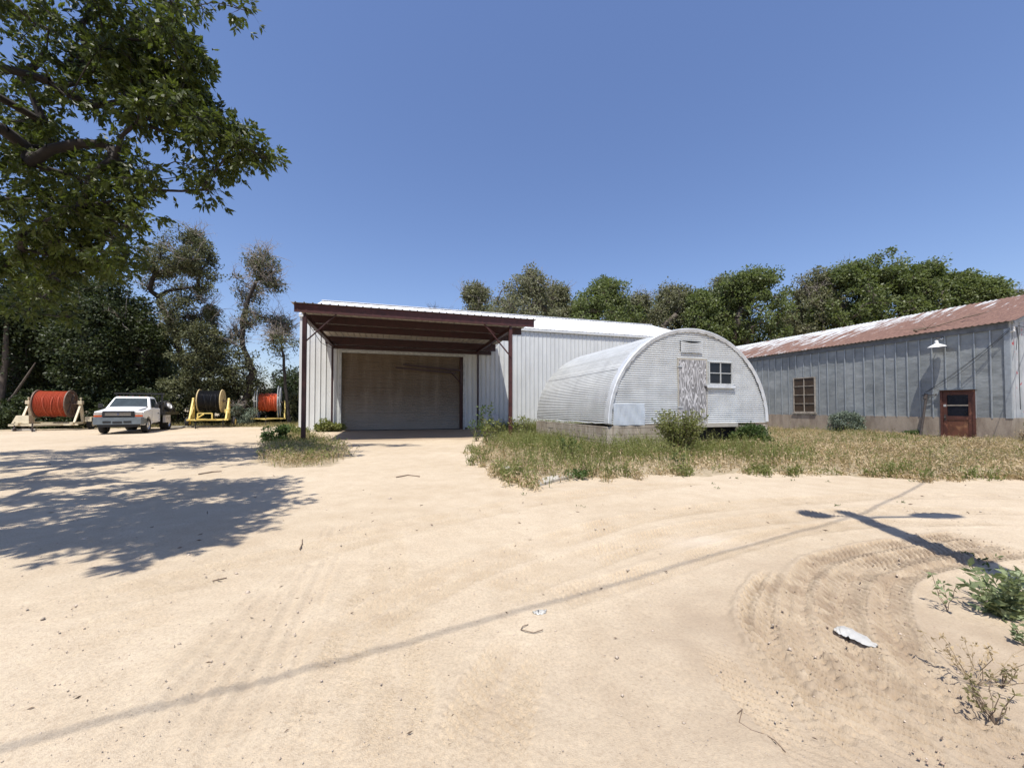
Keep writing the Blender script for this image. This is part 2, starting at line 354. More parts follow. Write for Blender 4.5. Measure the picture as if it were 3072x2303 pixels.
# ------------------------------------------------------------------ ground
def graded(lo, hi, f0, f1, step, grow):
    mid = list(np.arange(f0, f1, step)); s_ = step; a = []; x = f0
    while x > lo: s_ *= grow; x -= s_; a.append(x)
    s_ = step; b = []; x = mid[-1]
    while x < hi: s_ *= grow; x += s_; b.append(x)
    return np.array(a[::-1] + mid + b)
tracks = [   # photo pixel polylines, (width, depth, tread period, roughness, looseness)
    ([(2328,1712),(2268,1790),(2262,1860),(2293,1903),(2350,1975),(2420,2040)], .11, .022, .072, .9, .9),
    ([(2360,1710),(2320,1790),(2300,1860),(2318,1930),(2400,2030),(2540,2180),(2620,2300)], .09, .018, .066, .8, .9),
    ([(2900,1600),(2640,1640),(2480,1670),(2410,1730),(2390,1810),(2420,1920),(2500,2040),(2620,2140),(2760,2300)], .13, .018, .062, .4, 1.0),
    ([(2980,1625),(2700,1672),(2560,1710),(2500,1790),(2520,1900),(2590,2000),(2700,2100),(2900,2300)], .13, .020, .070, .5, 1.0),
    ([(3072,1650),(2800,1690),(2650,1730),(2640,1850),(2700,1960),(2800,2060),(2940,2170),(3060,2300)], .12, .018, .066, .6, .95),
    ([(3000,1560),(2600,1562),(2350,1590),(2190,1640),(1900,1720),(1600,1800)], .15, .007, .04, .8, .25),
    ([(945,1673),(880,1730),(800,1800),(730,1880),(650,1975),(560,2080),(430,2240),(370,2303)], .16, .0065, .0, .3, .15),
    ([(1040,1560),(945,1700),(900,1800),(850,1900),(800,2000),(740,2120),(640,2303)], .16, .0065, .0, .3, .15),
    ([(1165,1560),(1170,1680),(1175,1800),(1190,1900),(1200,2000),(1210,2303)], .16, .005, .03, .35, .1),
    ([(1140,1720),(1080,1850),(1020,2000),(950,2180),(900,2303)], .14, .006, .035, .6, .15),
    ([(3072,1490),(2700,1480),(2300,1500),(2000,1530),(1700,1600),(1400,1700),(1200,1790),(1000,1900)], .2, .008, .05, .8, .2),
    ([(3072,1530),(2600,1520),(2200,1560),(1900,1620),(1650,1700),(1450,1790)], .2, .008, .05, .8, .22),
    ([(2160,1900),(2260,2020),(2400,2150),(2560,2303)], .2, .008, .05, .8, .4),
    ([(1420,2303),(1470,2100),(1520,1990),(1600,1880)], .2, .008, .05, 1.4, .3),
    ([(0,1860),(300,1790),(700,1700),(950,1640),(1300,1560),(1700,1480),(2100,1440)], .25, .007, .05, .7, .15),
    ([(0,2000),(250,1900),(600,1790)], .2, .006, .05, .8, .15),
    ([(2440,1960),(2560,2090),(2700,2220),(2800,2303)], .13, .015, .062, .6, .8),
]
xs = graded(-900, 900, -3.0, 6.0, .02, 1.035); xs = np.concatenate([xs[xs < .8], np.arange(.8, 4.7, .0125), xs[xs > 4.71]])
ys = graded(-500, 1800, 1.30, 4.6, .0125, 1.022)
X, Y = np.meshgrid(xs, ys); shp = X.shape; X = X.ravel(); Y = Y.ravel()
H = g0(X, Y)
fine = np.clip(1-(np.hypot(X, Y)-4)/5, 0, 1)
H += fine*(.006*vnoise(X*9, Y*9, 4) + .0045*vnoise(X*22, Y*22, 5))
H -= .08*np.clip(1-np.hypot(X, Y)/.9, 0, 1)*0
Ht = np.zeros_like(X); loose = np.zeros_like(X); pale = np.zeros_like(X)
for poly, wd, dep, per, rg, lo in sorted(tracks, key=lambda q: q[5]):
    dep *= 1.3
    P = np.array([[G(a, b).x, G(a, b).y] for a, b in poly])
    seg = []
    for k in range(3):      # corner smoothing
        Q = [P[0]]
        for i in range(len(P)-1): Q += [P[i]*.75+P[i+1]*.25, P[i]*.25+P[i+1]*.75]
        Q.append(P[-1]); P = np.array(Q)
    m = (X > P[:,0].min()-wd*2) & (X < P[:,0].max()+wd*2) & (Y > P[:,1].min()-wd*2) & (Y < P[:,1].max()+wd*2)
    idx = np.nonzero(m)[0]
    if len(idx) == 0: continue
    px, py = X[idx], Y[idx]; best = np.full(len(idx), 1e9); sg = np.zeros(len(idx)); arc = np.zeros(len(idx)); L = 0
    for i in range(len(P)-1):
        a, b_ = P[i], P[i+1]; d = b_-a; l = math.hypot(*d)
        if l < 1e-6: continue
        t_ = np.clip(((px-a[0])*d[0]+(py-a[1])*d[1])/l**2, 0, 1)
        qx = px-a[0]-t_*d[0]; qy = py-a[1]-t_*d[1]; dd = np.hypot(qx, qy); bt = dd < best
        best[bt] = dd[bt]; sg[bt] = np.sign(qx*d[1]-qy*d[0])[bt]; arc[bt] = (L+t_*l)[bt]; L += l
    nz = vnoise(px*14+31, py*14, 11); nz2 = vnoise(px*4+7, py*4, 12); on = best < wd*1.6
    endf = np.clip(arc/.3, 0, 1)*np.clip((L-arc)/.3, 0, 1)*np.clip(.95+1.3*nz2, 0, 1)
    s_ = best/wd
    h = np.where(s_ < 1, -dep*(1-s_**4), dep*.7*np.exp(-((s_-1.15)/.22)**2))
    if per: 
        fade = np.clip(per*24/np.maximum(np.hypot(px, py)*.3, .01), 0, 1)
        h += np.where(s_ < 1, dep*1.15*np.tanh(2.2*np.sin((arc + sg*best*.8)/per*2*math.pi)), 0)*(best > wd*.12)
    else: h += np.where(s_ < 1, dep*.9*np.cos(s_*math.pi*3.0), 0)
    h += rg*dep*.30*nz*(s_ < 1.5) + rg*dep*.45*vnoise(px*38, py*38, 13)*(s_ < 1.5)
    old = Ht[idx]; m_ = np.clip((1.25-s_)/.25, 0, 1)*endf; Ht[idx] = np.where(on, old*(1-m_)+h*endf, old)
    loose[idx] = np.maximum(loose[idx], lo*endf*np.clip(1.6-s_, 0, 1)*(.75+nz))
H += Ht
# loose soil area inside the turning tracks
cx, cy = G(2700, 1950).x, G(2700, 1950).y
rr = np.hypot((X-cx)/1.5, (Y-cy)/1.25) + .7*vnoise(X*1.7, Y*1.7, 21)
uu = CU*X+SU*Y; vv = -SU*X+CU*Y
canopy_shade = .95*sstep(17.6, 18.6, vv + .5*vnoise(X*1.3, Y*1.3, 25))*(vv < 24.8)*sstep(-3.4, -2.2, uu+.5*vnoise(X*2, Y*2, 26))*(1-sstep(4.2, 5.2, uu))  # painted shade: darkens the ground colour beneath the canopy roof
loose = np.clip(np.maximum(loose, .55*np.clip(1.5-rr, 0, 1)*(.7+.8*vnoise(X*6, Y*6, 22)+.3)), 0, 1)
H += .0035*np.clip(1.2-rr, 0, 1)*(vnoise(X*21, Y*21, 23)+.9*vnoise(X*44, Y*44, 24))
pc = G(2110, 1620); pale = .3*np.clip(1-np.hypot((X-pc.x)/.55, (Y-pc.y)/.28), 0, 1)
def inpoly(x, y, poly):
    c = np.zeros(x.shape, bool); n = len(poly)
    for i in range(n):
        (x1, y1), (x2, y2) = poly[i], poly[(i+1) % n]
        k = ((y1 > y) != (y2 > y)) & (x < (x2-x1)*(y-y1)/((y2-y1) or 1e-9)+x1); c ^= k
    return c
def gp(pts): return [(G(a*1.3888, b*1.3888).x, G(a*1.3888, b*1.3888).y) for a, b in pts]
WEED = gp([(1015,968),(1040,990),(1062,1012),(1100,1032),(1145,1046),(1200,1034),(1260,1026),(1330,1027),(1430,1018),(1500,1023),(1600,1017),(1700,1020),(1800,1024),(1900,1026),(2000,1032),(2100,1030),(2212,1034),(2330,1040)]) + \
       [tuple(W(26, 8.8))[:2], tuple(W(23.9, 9.0))[:2], tuple(W(23.9, 24.4))[:2], tuple(W(5.2, 24.4))[:2], tuple(W(5.0, 17.6))[:2]]
wx = X + .5*vnoise(X*2.3, Y*2.3, 31) + .25*vnoise(X*7, Y*7, 32); wy = Y + .5*vnoise(X*2.1+40, Y*2.1, 33) + .3*vnoise(X*7, Y*7+9, 34)
veg = inpoly(wx, wy, WEED).astype(float)*.75
LP = W(-3.46, 17.1)
PATCH = gp([(556,1000),(600,1012),(660,1012),(720,1000),(770,985),(745,965),(700,945),(640,938),(590,945),(560,965)])
veg = np.maximum(veg, inpoly(wx, wy, PATCH)*.6)
loose = np.maximum(loose, canopy_shade)  # canopy shade is put into the ground colour along with loose soil
far = sstep(0, 2.5, Y - (26.8 + .10*(X+20)) ) * (X < -5); veg = np.maximum(veg, far*.8)
veg = np.maximum(veg, sstep(34, 42, np.hypot(X, Y))*.9)
nx_, ny_ = shp[1], shp[0]
I = np.arange(nx_*ny_).reshape(ny_, nx_)
faces = np.stack([I[:-1,:-1].ravel(), I[:-1,1:].ravel(), I[1:,1:].ravel(), I[1:,:-1].ravel()], 1)
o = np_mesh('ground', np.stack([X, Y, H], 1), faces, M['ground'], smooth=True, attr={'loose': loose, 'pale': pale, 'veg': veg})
tag(o, kind='structure')
# ------------------------------------------------------------------ main shed
ob = W(-5.16, 24.6)
shed = thing('metal_shed', 'long pale grey ribbed metal shed with white gable roof behind the canopy', 'shed', ob, ROT)
def ribbed(mb, u0, u1, zt, zb, v, off, rib=.305, h=.038, sgn=-1, skip=None):
    # vertical ribbed panel in the plane y=v, ribs proud in y*sgn; zt, zb numbers
    pts = []; u = u0
    n = max(1, int(round((u1-u0)/rib))); st = (u1-u0)/n
    for i in range(n):
        a = u0+i*st; pts += [(a, 0), (a+st*.44, 0), (a+st*.47, h), (a+st*.55, h), (a+st*.58, 0), (a+st*.60, 0), (a+st*.61, -h*.9), (a+st*.70, -h*.9), (a+st*.71, 0)]
    pts.append((u1, 0)); vs = []; 
    for (a, d) in pts: vs += [(a, v+sgn*d, zb), (a, v+sgn*d, zt)]
    mb.add(vs, [(2*i, 2*i+2, 2*i+3, 2*i+1) for i in range(len(pts)-1)])
E = 6.75; RZ = 9.38; LEN = 29.0; WID = 14.4
mb = MB(); UD0, UD1, DZ = 2.16, 9.38, 4.65        # local: subtract u=-5.16
ribbed(mb, 0, UD0-.12, E, .12, 0, 0); ribbed(mb, UD1+.12, LEN, E, .12, 0, 0); ribbed(mb, UD0-.12, UD1+.12, E, DZ+.12, 0, 0)
mb.build('wall', M['wall_panel'], shed)
mb = MB()
mb.add([(0,0,.12),(0,WID,.12),(0,WID,E),(0,WID/2,RZ-.02),(0,0,E)], [(0,1,2,3,4)])
mb.add([(LEN,0,.12),(LEN,WID,.12),(LEN,WID,E),(LEN,WID/2,RZ-.02),(LEN,0,E)], [(4,3,2,1,0)])
mb.add([(0,WID,.12),(LEN,WID,.12),(LEN,WID,E),(0,WID,E)], [(0,1,2,3)])
mb.build('wall', M['wall_panel'], shed)
mb = MB()
def roofside(mb, x0, x1, y0, z0, y1, z1, rib=.305, h=.03):
    n = int((x1-x0)/rib); st = (x1-x0)/n; pr = []
    for i in range(n):
        a = x0+i*st; pr += [(a, 0), (a+st*.42, 0), (a+st*.46, h), (a+st*.56, h), (a+st*.6, 0)]
    pr.append((x1, 0)); vs = []
    for a, d in pr: vs += [(a, y0, z0+d), (a, y1, z1+d)]
    mb.add(vs, [(2*i, 2*i+2, 2*i+3, 2*i+1) for i in range(len(pr)-1)])
sl_ = (RZ-E)/(WID/2)
roofside(mb, -.12, LEN+.12, -.14, E+.05-.14*sl_, WID/2, RZ+.05); roofside(mb, -.12, LEN+.12, WID+.14, E+.05-.14*sl_, WID/2, RZ+.05)
mb.bar((-.12, WID/2, RZ+.09), (LEN+.12, WID/2, RZ+.09), .35, .03)
mb.build('roof', M['white_roof'], shed)
mb = MB(); mb.box(-.06, .10, -.05, .08, .1, E-.01); mb.box(-.1, LEN+.1, -.13, -.035, E-.16, E-.03)
mb.box(LEN-.1, LEN+.06, -.05, .08, .1, E-.17)
mb.build('corner_trim', M['trim'], shed)
mb = MB(); mb.box(-.08, UD0-.3, -.07, .2, -.1, .12); mb.box(UD1+.3, LEN+.08, -.03, .2, -.1, .12); mb.build('base_sill', M['pad'], shed)
# overhead door
mb = MB(); mb.box(UD0-.13, UD0, -.05, .22, 0, DZ+.13); mb.box(UD1, UD1+.13, -.05, .22, 0, DZ+.13); mb.box(UD0, UD1, -.05, .22, DZ, DZ+.13)
fr = mb.build('door_frame', M['frame_pale'], shed)
mb = MB(); npan = 9; ph = (DZ-.03)/npan
prof = []
z = .03
for i in range(npan):
    for k in range(4):
        a = z+ph*k/4; prof += [(a+.0, 0), (a+ph/4*.3, .0), (a+ph/4*.4, -.018), (a+ph/4*.85, -.018), (a+ph/4*.95, 0)]
    z += ph; prof += [(z-.034, .0), (z-.032, .05), (z-.001, .05)]
vs = []
for a, d in prof: vs += [(UD0, .16+d, a), (UD1, .16+d, a)]
mb.add(vs, [(2*i, 2*i+1, 2*i+3, 2*i+2) for i in range(len(prof)-1)])
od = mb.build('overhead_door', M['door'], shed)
mb = MB(); mb.box(UD1-.20, UD1, .02, .15, 0, DZ); mb.build('guide_rail', M['dark_void_red'], shed)
mb = MB(); mb.box(UD0, UD1, .10, .17, .0, .04); mb.build('bottom_seal', M['black'], od)
# ------------------------------------------------------------------ jib arm inside the shade, hinged at the right jamb
jb = W(4.15, 24.55)
jib = thing('steel_jib', 'pair of red steel channels with a diagonal brace hanging in front of the overhead door', 'jib arm', W(4.1, 24.5), ROT)
mb = MB(); mb.bar((-.1, -.12, 3.75), (-3.6, -.5, 3.98), .07, .10); mb.bar((-.4, -.1, 3.58), (-4.05, -.55, 3.78), .07, .09); mb.build('arm', M['red_steel'], jib)
mb = MB(); mb.tube([(-.75, -.16, 3.68), (-.05, -.06, 2.95)], .035); mb.build('brace', M['red_steel'], jib)
mb = MB(); mb.box(-.08, .03, -.10, -.03, 2.8, 4.1); mb.build('mounting_plate', M['red_steel'], jib)
# ------------------------------------------------------------------ canopy
cp = thing('carport_canopy', 'dark red steel canopy on posts in front of the overhead door', 'canopy', W(-3.46, 17.1, -.11), ROT)
OF = .11                                            # local z = world z + OF ; local (u+3.46, v-17.1)
def cu(u): return u+3.46
uL, uR = -3.46, 5.15
for u, nm in ((uL, 0), (uR, 1)):
    mb = MB(); mb.box(cu(u)-.075, cu(u)+.075, -.075, .075, 0, 5.0+OF); mb.build('post', M['red_steel2' if nm else 'red_steel'], cp)
    mb = MB(); mb.box(cu(u)-.05, cu(u)+.05, 7.22, 7.32, 0, 4.85+OF); mb.build('post', M['red_steel'], cp)
def cee(mb, x0, x1, y, z0, z1, d=.07):               # a C purlin, web on the near side
    mb.box(x0, x1, y-.006, y, z0, z1); mb.box(x0, x1, y, y+d, z1-.006, z1); mb.box(x0, x1, y, y+d, z0, z0+.006)
xl, xr = cu(-3.82), cu(6.28)
mb = MB(); cee(mb, xl, xr, -.12, 5.17+OF, 5.35+OF); cee(mb, xl, xr, -.128, 5.345+OF, 5.51+OF)
mb.build('front_beam', M['red_steel2'], cp)
for y in (1.8, 3.7, 7.1):
    mb = MB(); cee(mb, xl, xr, y, 5.16+OF if y < 7 else 5.05+OF, 5.50+OF); mb.build('purlin', M['red_steel'], cp)
for u in (uL, uR):
    mb = MB(); mb.box(cu(u)-.05, cu(u)+.05, -.05, 7.3, 4.95+OF, 5.155+OF); mb.box(cu(u)-.085, cu(u)+.085, -.051, 7.301, 4.945+OF, 4.955+OF); mb.build('rafter', M['red_steel'], cp)
    # truss rod under the rafter
    mb = MB(); mb.tube([(cu(u), .1, 4.93+OF), (cu(u), 3.6, 4.55+OF), (cu(u), 7.1, 4.80+OF)], .012, 6); mb.tube([(cu(u), 3.6, 4.55+OF), (cu(u), 3.6, 4.95+OF)], .018, 6); mb.build('truss_rod', M['red_steel'], cp)
mb = MB(); mb.box(cu(uL)-.05, cu(uR)+.9, 7.32, 7.40, 4.83+OF, 5.05+OF); mb.build('back_beam', M['red_steel'], cp)
mb = MB(); mb.tube([(cu(uL)+.07, -.02, 4.05+OF), (cu(uL)+1.15, -.02, 5.17+OF)], .03, 8); mb.build('brace', M['red_steel'], cp)
mb = MB(); mb.tube([(cu(uR)-.0, -.09, 3.72+OF), (cu(uR)-1.25, -.05, 5.17+OF)], .032, 8); mb.tube([(cu(uR)-1.4, -.05, 5.3+OF), (cu(uR)-.75, -.03, 4.75+OF)], .02, 6); mb.build('brace', M['red_steel2'], cp)
mb = MB(); roofside(mb, xl-.1, xr+.1, -.22, 5.52+OF, 7.42, 5.52+OF, .305, .04)
mb.add([(xl-.16, -.22, 5.60+OF), (xl-.1, -.22, 5.52+OF), (xl-.1, 7.42, 5.52+OF), (xl-.16, 7.42, 5.60+OF)], [(0,1,2,3)])
mb.add([(xr+.1, -.22, 5.52+OF), (xr+.18, -.22, 5.56+OF), (xr+.18, 7.42, 5.56+OF), (xr+.1, 7.42, 5.52+OF)], [(0,1,2,3)])
mb.build('roof_sheet', M['canopy_sheet'], cp)
for u, lb in ((uL, 'left'), (uR, 'right')):
    p = W(u, 17.05, -.11); t = thing('concrete_pad', f'pale concrete pad under the {lb} front post of the canopy', 'concrete pad', p, ROT, 'footings of the canopy posts')
    MB().box(-.3, .45, -.25, .25, -.1, .05).build('pad_slab', M['pad'], t, bevel=.015)
# white sheet leaning by the right back post
t = thing('leaning_sheet', 'white board leaning against the shed wall behind the right canopy post', 'board', W(5.9, 24.0, 0), ROT)
MB().add([(-.5,-.1,.0),(.6,-.12,.0),(.62,.42,.95),(-.5,.42,1.0),(-.5,-.08,.0),(.6,-.10,.0),(.62,.44,.95),(-.5,.44,1.0)],
         [(0,1,2,3),(7,6,5,4),(0,4,5,1),(1,5,6,2),(2,6,7,3),(3,7,4,0)]).build('sheet', M['white_dusty'], t)
# ------------------------------------------------------------------ quonset hut
QU, QV, QR, QB, QL = 9.8, 10.8, 3.3, .86, 6.4
QH = 3.19
qo = W(QU, QV)
qh = thing('quonset_hut', 'half round corrugated metal hut on block foundation with plywood door', 'quonset hut', qo, ROT)
per = .072
# shell: corrugation follows the arc, ridges run front to back
nper = int(math.pi*QR/per); na = nper*6; ny = 24
th = np.linspace(0, math.pi, na+1); 
YY = np.linspace(0.02, QL, ny+1)
TH, YG = np.meshgrid(th, YY, indexing='ij')
wob = .02*vnoise(TH*7, YG*1.3, 41) + .012*vnoise(TH*19, YG*3, 42)
rad = 1 + (.010*np.sin(th*nper*2)[:, None] + wob - .014*(((TH*nper/10.5) % 1) < .03))/QR
# sheets lap every ten corrugations
Xs = -np.cos(TH)*QR*rad; Zs = QB + np.sin(TH)*QH*rad
Zs = np.where(TH < .02, Zs-.05*np.abs(vnoise(YG*2.2, TH, 44))*2, Zs)
I = np.arange((na+1)*(ny+1)).reshape(na+1, ny+1)
fc = np.stack([I[:-1,:-1].ravel(), I[:-1,1:].ravel(), I[1:,1:].ravel(), I[1:,:-1].ravel()], 1)
np_mesh('shell', np.stack([Xs.ravel(), YG.ravel(), Zs.ravel()], 1), fc, M['quonset'], qh, smooth=True)
# end walls
dx0, dx1, dzt = 9.19-QU, 10.35-QU, 3.02
wx0, wx1, wz0, wz1 = 10.44-QU, 11.49-QU, 2.165, 2.99
vx0, vx1, vz0, vz1 = 9.28-QU, 10.19-QU, 3.28, 3.66
def endwall(y, openings, seed):
    V = []; Fc = []
    zs = np.arange(QB-.04, QB+QH*.998, per/7)
    nx = 40
    def half(z): t = max(0, (z-QB)/QH); return QR*math.sqrt(max(0, 1-t*t))*.996
    for i in range(len(zs)-1):
        z0, z1 = zs[i], zs[i+1]; zc = (z0+z1)/2
        cuts = []
        for (a, b, c, d) in openings:
            if c < zc < d: cuts.append((a, b))
        cuts.sort(); segs = []; h0, h1 = half(z0), half(z1); cur = None
        L = [(-h0, -h1)]
        for a, b in cuts: L += [(a, a), (b, b)]
        L.append((h0, h1))
        for k in range(0, len(L), 2):
            (a0, a1), (b0, b1) = L[k], L[k+1]
            n = max(1, int((b0-a0)/.18)); base = len(V)
            for j in range(n+1):
                t = j/n
                for zz, (aa, bb) in ((z0, (a0, b0)), (z1, (a1, b1))): V.append((aa+(bb-aa)*t, zz))
            Fc += [(base+2*j, base+2*j+2, base+2*j+3, base+2*j+1) for j in range(n)]
    V = np.array(V); 
    zz = V[:,1] + .006*vnoise(V[:,0]*2.2+seed, V[:,1]*2.0, 50)*2
    dep = .011*np.sin(zz/per*2*math.pi) + .03*vnoise(V[:,0]*1.5+seed, V[:,1]*1.9, 51) + .015*vnoise(V[:,0]*4, V[:,1]*5, 52)
    return np.stack([V[:,0], y+dep, V[:,1]], 1), Fc
v_, f_ = endwall(0, [(dx0, dx1, QB-.1, dzt), (wx0, wx1, wz0, wz1), (vx0, vx1, vz0, vz1)], 0)
np_mesh('end_wall', v_, f_, M['quonset_face'], qh)
v_, f_ = endwall(QL-.02, [], 5); np_mesh('end_wall', v_, f_, M['quonset_face'], qh)
# edge flashing around the front arch
mb = MB(); n = 90; vs = []
for i in range(n+1):
    a = math.pi*i/n; wv = .012*math.sin(i*2.3)+.010*random.uniform(-1, 1)
    for rr_, yy in ((QR-.10+wv, -.035), (QR+.012, -.06), (QR+.035, -.045), (QR+.03+wv*.4, .22+wv)):
        vs.append((-math.cos(a)*rr_, yy, QB + math.sin(a)*rr_*QH/QR))
mb.add(vs, [(4*i+k, 4*i+4+k, 4*i+5+k, 4*i+1+k) for i in range(n) for k in range(3)])
mb.build('arch_flashing', M['flash'], qh, smooth=True)
# lower left patch of finer corrugation
mb = MB(); vs = []; K = 90
for i in range(K+1):
    z = QB-.06+.70*i/K
    for j in range(9):
        vs.append((-3.14+1.17*j/8 + (.02 if i == 0 else 0), -.045 - .005*math.sin(z/.034*6.28) + .012*math.sin(j*1.7+z*9), z))
mb.add(vs, [(9*i+j, 9*i+j+1, 9*i+10+j, 9*i+9+j) for i in range(K) for j in range(8)])
mb.build('sheet_patch', M['patch'], qh)
# door
mb = MB(); mb.box(dx0+.01, dx1-.01, -.03, -.005, QB-.02, dzt-.02); dr = mb.build('door', M['plywood'], qh)
for hz in (dzt-.28, QB+.5): MB().box(dx0-.05, dx0+.14, -.046, -.033, hz, hz+.04).build('hinge', M['galv_pipe'], dr)
mb = MB(); mb.box(dx1-.1, dx1+.12, -.05, -.033, 2.08, 2.12); mb.tube([(dx1-.02, -.06, 1.95), (dx1-.02, -.06, 2.08)], .02, 6); mb.build('latch', M['rust_stand'], dr)
mb = MB(); mb.box(dx0-.035, dx0+.008, -.03, .04, QB, dzt); mb.box(dx1-.008, dx1+.035, -.03, .04, QB, dzt); mb.box(dx0-.035, dx1+.035, -.03, .04, dzt-.018, dzt+.03); mb.build('door_frame', M['wood_grey'], qh)
# window
mb = MB(); f = .05
mb.box(wx0, wx1, -.05, .03, wz0, wz0+f); mb.box(wx0, wx1, -.05, .03, wz1-f, wz1); mb.box(wx0, wx0+f, -.048, .03, wz0+f, wz1-f); mb.box(wx1-f, wx1, -.048, .03, wz0+f, wz1-f)
wm = (wx0+wx1)/2; mb.box(wm-.018, wm+.018, -.04, .02, wz0+f, wz1-f); mb.box(wx0+f, wm-.018, -.038, .02, (wz0+wz1)/2-.015, (wz0+wz1)/2+.015); mb.box(wm+.018, wx1-f, -.038, .02, (wz0+wz1)/2-.015, (wz0+wz1)/2+.015)
wn = mb.build('window', M['frame_pale'], qh)
MB().box(wx0+.02, wx1-.02, -.012, -.006, wz0+.02, wz1-.02).build('pane', M['glass_dark'], wn)
MB().box(wx0-.1, wx1+.1, -.075, .01, wz0-.11, wz0-.005).build('sill', M['flash'], wn)
# vent
mb = MB(); vs = []; K = 28
for i in range(K+1):
    z = vz0-.02+(vz1-vz0+.0)*i/K
    for j in range(7):
        s = j/6; sag = -.07*(1-(2*s-1)**2)*(i/K)
        vs.append((vx0+(vx1-vx0)*s, -.035-.009*math.sin(z/.072*6.28)-.03*(i/K)*(1-(2*s-1)**2), z+sag))
mb.add(vs, [(7*i+j, 7*i+j+1, 7*i+8+j, 7*i+7+j) for i in range(K) for j in range(6)])
vt = mb.build('vent_flap', M['quonset_face'], qh)
MB().box(vx0, vx1, .03, .05, vz0-.02, vz1+.02).build('vent_opening_dark', M['void'], vt)  # dark panel standing in for the shade behind the flap
# block foundation: real blocks in courses
mb = MB(); bl, bh = .40, .20
def blocks(mb, fn, L, z0, z1):
    k = 0; z = z0
    while z < z1-.02:
        x = -(k % 2)*bl/2
        while x < L:
            a = max(0, x); b_ = min(L, x+bl)
            if b_-a > .03: fn(mb, a+.005, b_-.005, z+.005, min(z+bh, z1)-.005, random.uniform(-.006, .006))
            x += bl
        z += bh; k += 1
blocks(mb, lambda m, a, b_, z0, z1, d: m.box(-QR-.03+d, -QR+.16, a, b_, z0, z1), QL, -.1, QB-.10)
blocks(mb, lambda m, a, b_, z0, z1, d: m.box(-QR+.17+a, -QR+.17+b_, -.04+d, .16, z0, z1), 2.6, -.1, QB-.06)
blocks(mb, lambda m, a, b_, z0, z1, d: m.box(1.9+a, 1.9+b_, -.04+d, .16, z0, z1), 1.4, -.1, QB-.12)
blocks(mb, lambda m, a, b_, z0, z1, d: m.box(QR-.16, QR+.03+d, a, b_, z0, z1), QL, -.1, QB-.10)
mb.build('block_foundation', M['block'], qh, bevel=.006)
mb = MB(); mb.box(-QR+.01, -QR+.14, .02, QL, -.1, QB-.115); mb.box(-QR+.18, -.78, .01, .14, -.1, QB-.075); mb.box(-2.9, 2.9, .3, QL-.1, .55, .6); mb.build('mortar', M['pad'], qh)
MB().box(-.78, 1.95, .10, .13, -.1, QB-.1).build('crawl_space_dark', M['void'], qh)  # dark panel standing in for the shade below the door sill
mb = MB(); mb.box(-.75, 1.85, -.10, .15, QB-.16, QB-.03); mb.build('door_sill', M['wood_grey'], qh)
# ------------------------------------------------------------------ rusty roofed building
RU, RV, RL = 23.9, 9.0, 19.3
ro = W(RU, RV)
rb = thing('old_metal_building', 'grey sheet metal building with rusty roof and brown door', 'building', ro, ROT)
EH, SB = 4.9, .95
D0, D1 = 1.02, 2.03; WZ0, WZ1 = 1.10, 3.22; W0, W1 = 7.55, 8.85
mb = MB()
def panel_grid(mb, y0, y1, z0, z1, seed=0):
    ny = max(1, int((y1-y0)/.12)); nz = max(1, int((z1-z0)/.16)); vs = []
    for i in range(ny+1):
        for j in range(nz+1):
            y = y0+(y1-y0)*i/ny; z = z0+(z1-z0)*j/nz; d = .022*float(vnoise(np.array([y*1.3]), np.array([z*1.7]), 61)[0])+.01*float(vnoise(np.array([y*4.]), np.array([z*5.]), 62)[0])
            vs.append((d, y, z))
    mb.add(vs, [(i*(nz+1)+j, i*(nz+1)+j+1, (i+1)*(nz+1)+j+1, (i+1)*(nz+1)+j) for i in range(ny) for j in range(nz)])
for (a, b_, c, d) in ((0, D0-.05, SB, EH), (D0-.05, D1+.05, 2.18, EH), (D1+.05, W0, SB, EH), (W0, W1, SB, WZ0), (W0, W1, WZ1, EH), (W1, RL, SB, EH)): panel_grid(mb, a, b_, c, d)
mb.build('wall', M['dark_sheet'], rb, smooth=True)
mb = MB(); y = .5; k = 0
while y < RL-.1:
    top, bot = EH-.10, SB-.035
    wdt = .03 if k % 2 else .042
    if D0-.05 < y < D1+.05: bot = 2.25
    if W0-.02 < y < W1+.02: bot = WZ1+.02
    mb.box(-.048, -.012, y-wdt/2, y+wdt/2, bot, top)
    if W0-.02 < y < W1+.02: mb.box(-.04, .0, y-wdt/2, y+wdt/2, SB-.035, WZ0-.08)
    y += .455 + random.uniform(-.012, .012); k += 1
mb.build('batten', M['batten'], rb)
mb = MB(); mb.box(-.06, .02, 0.0, RL, EH-.30, EH+.0); mb.build('fascia', M['fascia'], rb)
# foundation
mb = MB(); mb.box(-.035, .2, -.03, D0-.02, -.3, SB); mb.box(-.035, .2, D1+.02, RL, -.3, SB); mb.box(.21, 12, -.03, .2, -.3, SB)
mb.build('foundation', M['concrete'], rb)
# gable end
mb = MB(); RA, RR = 6.0, 2.04
ribbed(mb, 0, 12, EH-.02, SB, 0, 0, .5, .03)
mb.add([(0,0,EH-.02),(12,0,EH-.02),(12,0.02,EH),(RA,0.02,EH+RR),(0,0.02,EH)], [(0,1,2,3,4)])
mb.add([(0,RL,-.2),(12,RL,-.2),(12,RL,EH),(RA,RL,EH+RR),(0,RL,EH)], [(4,3,2,1,0)]); mb.add([(12,0,-.2),(12,RL,-.2),(12,RL,EH),(12,0,EH)], [(0,1,2,3)])
mb.build('gable_wall', M['whitewash'], rb)
mb = MB(); mb.box(-.052, .06, -.05, .12, SB-.02, EH-.31); mb.build('corner_trim', M['batten'], rb)
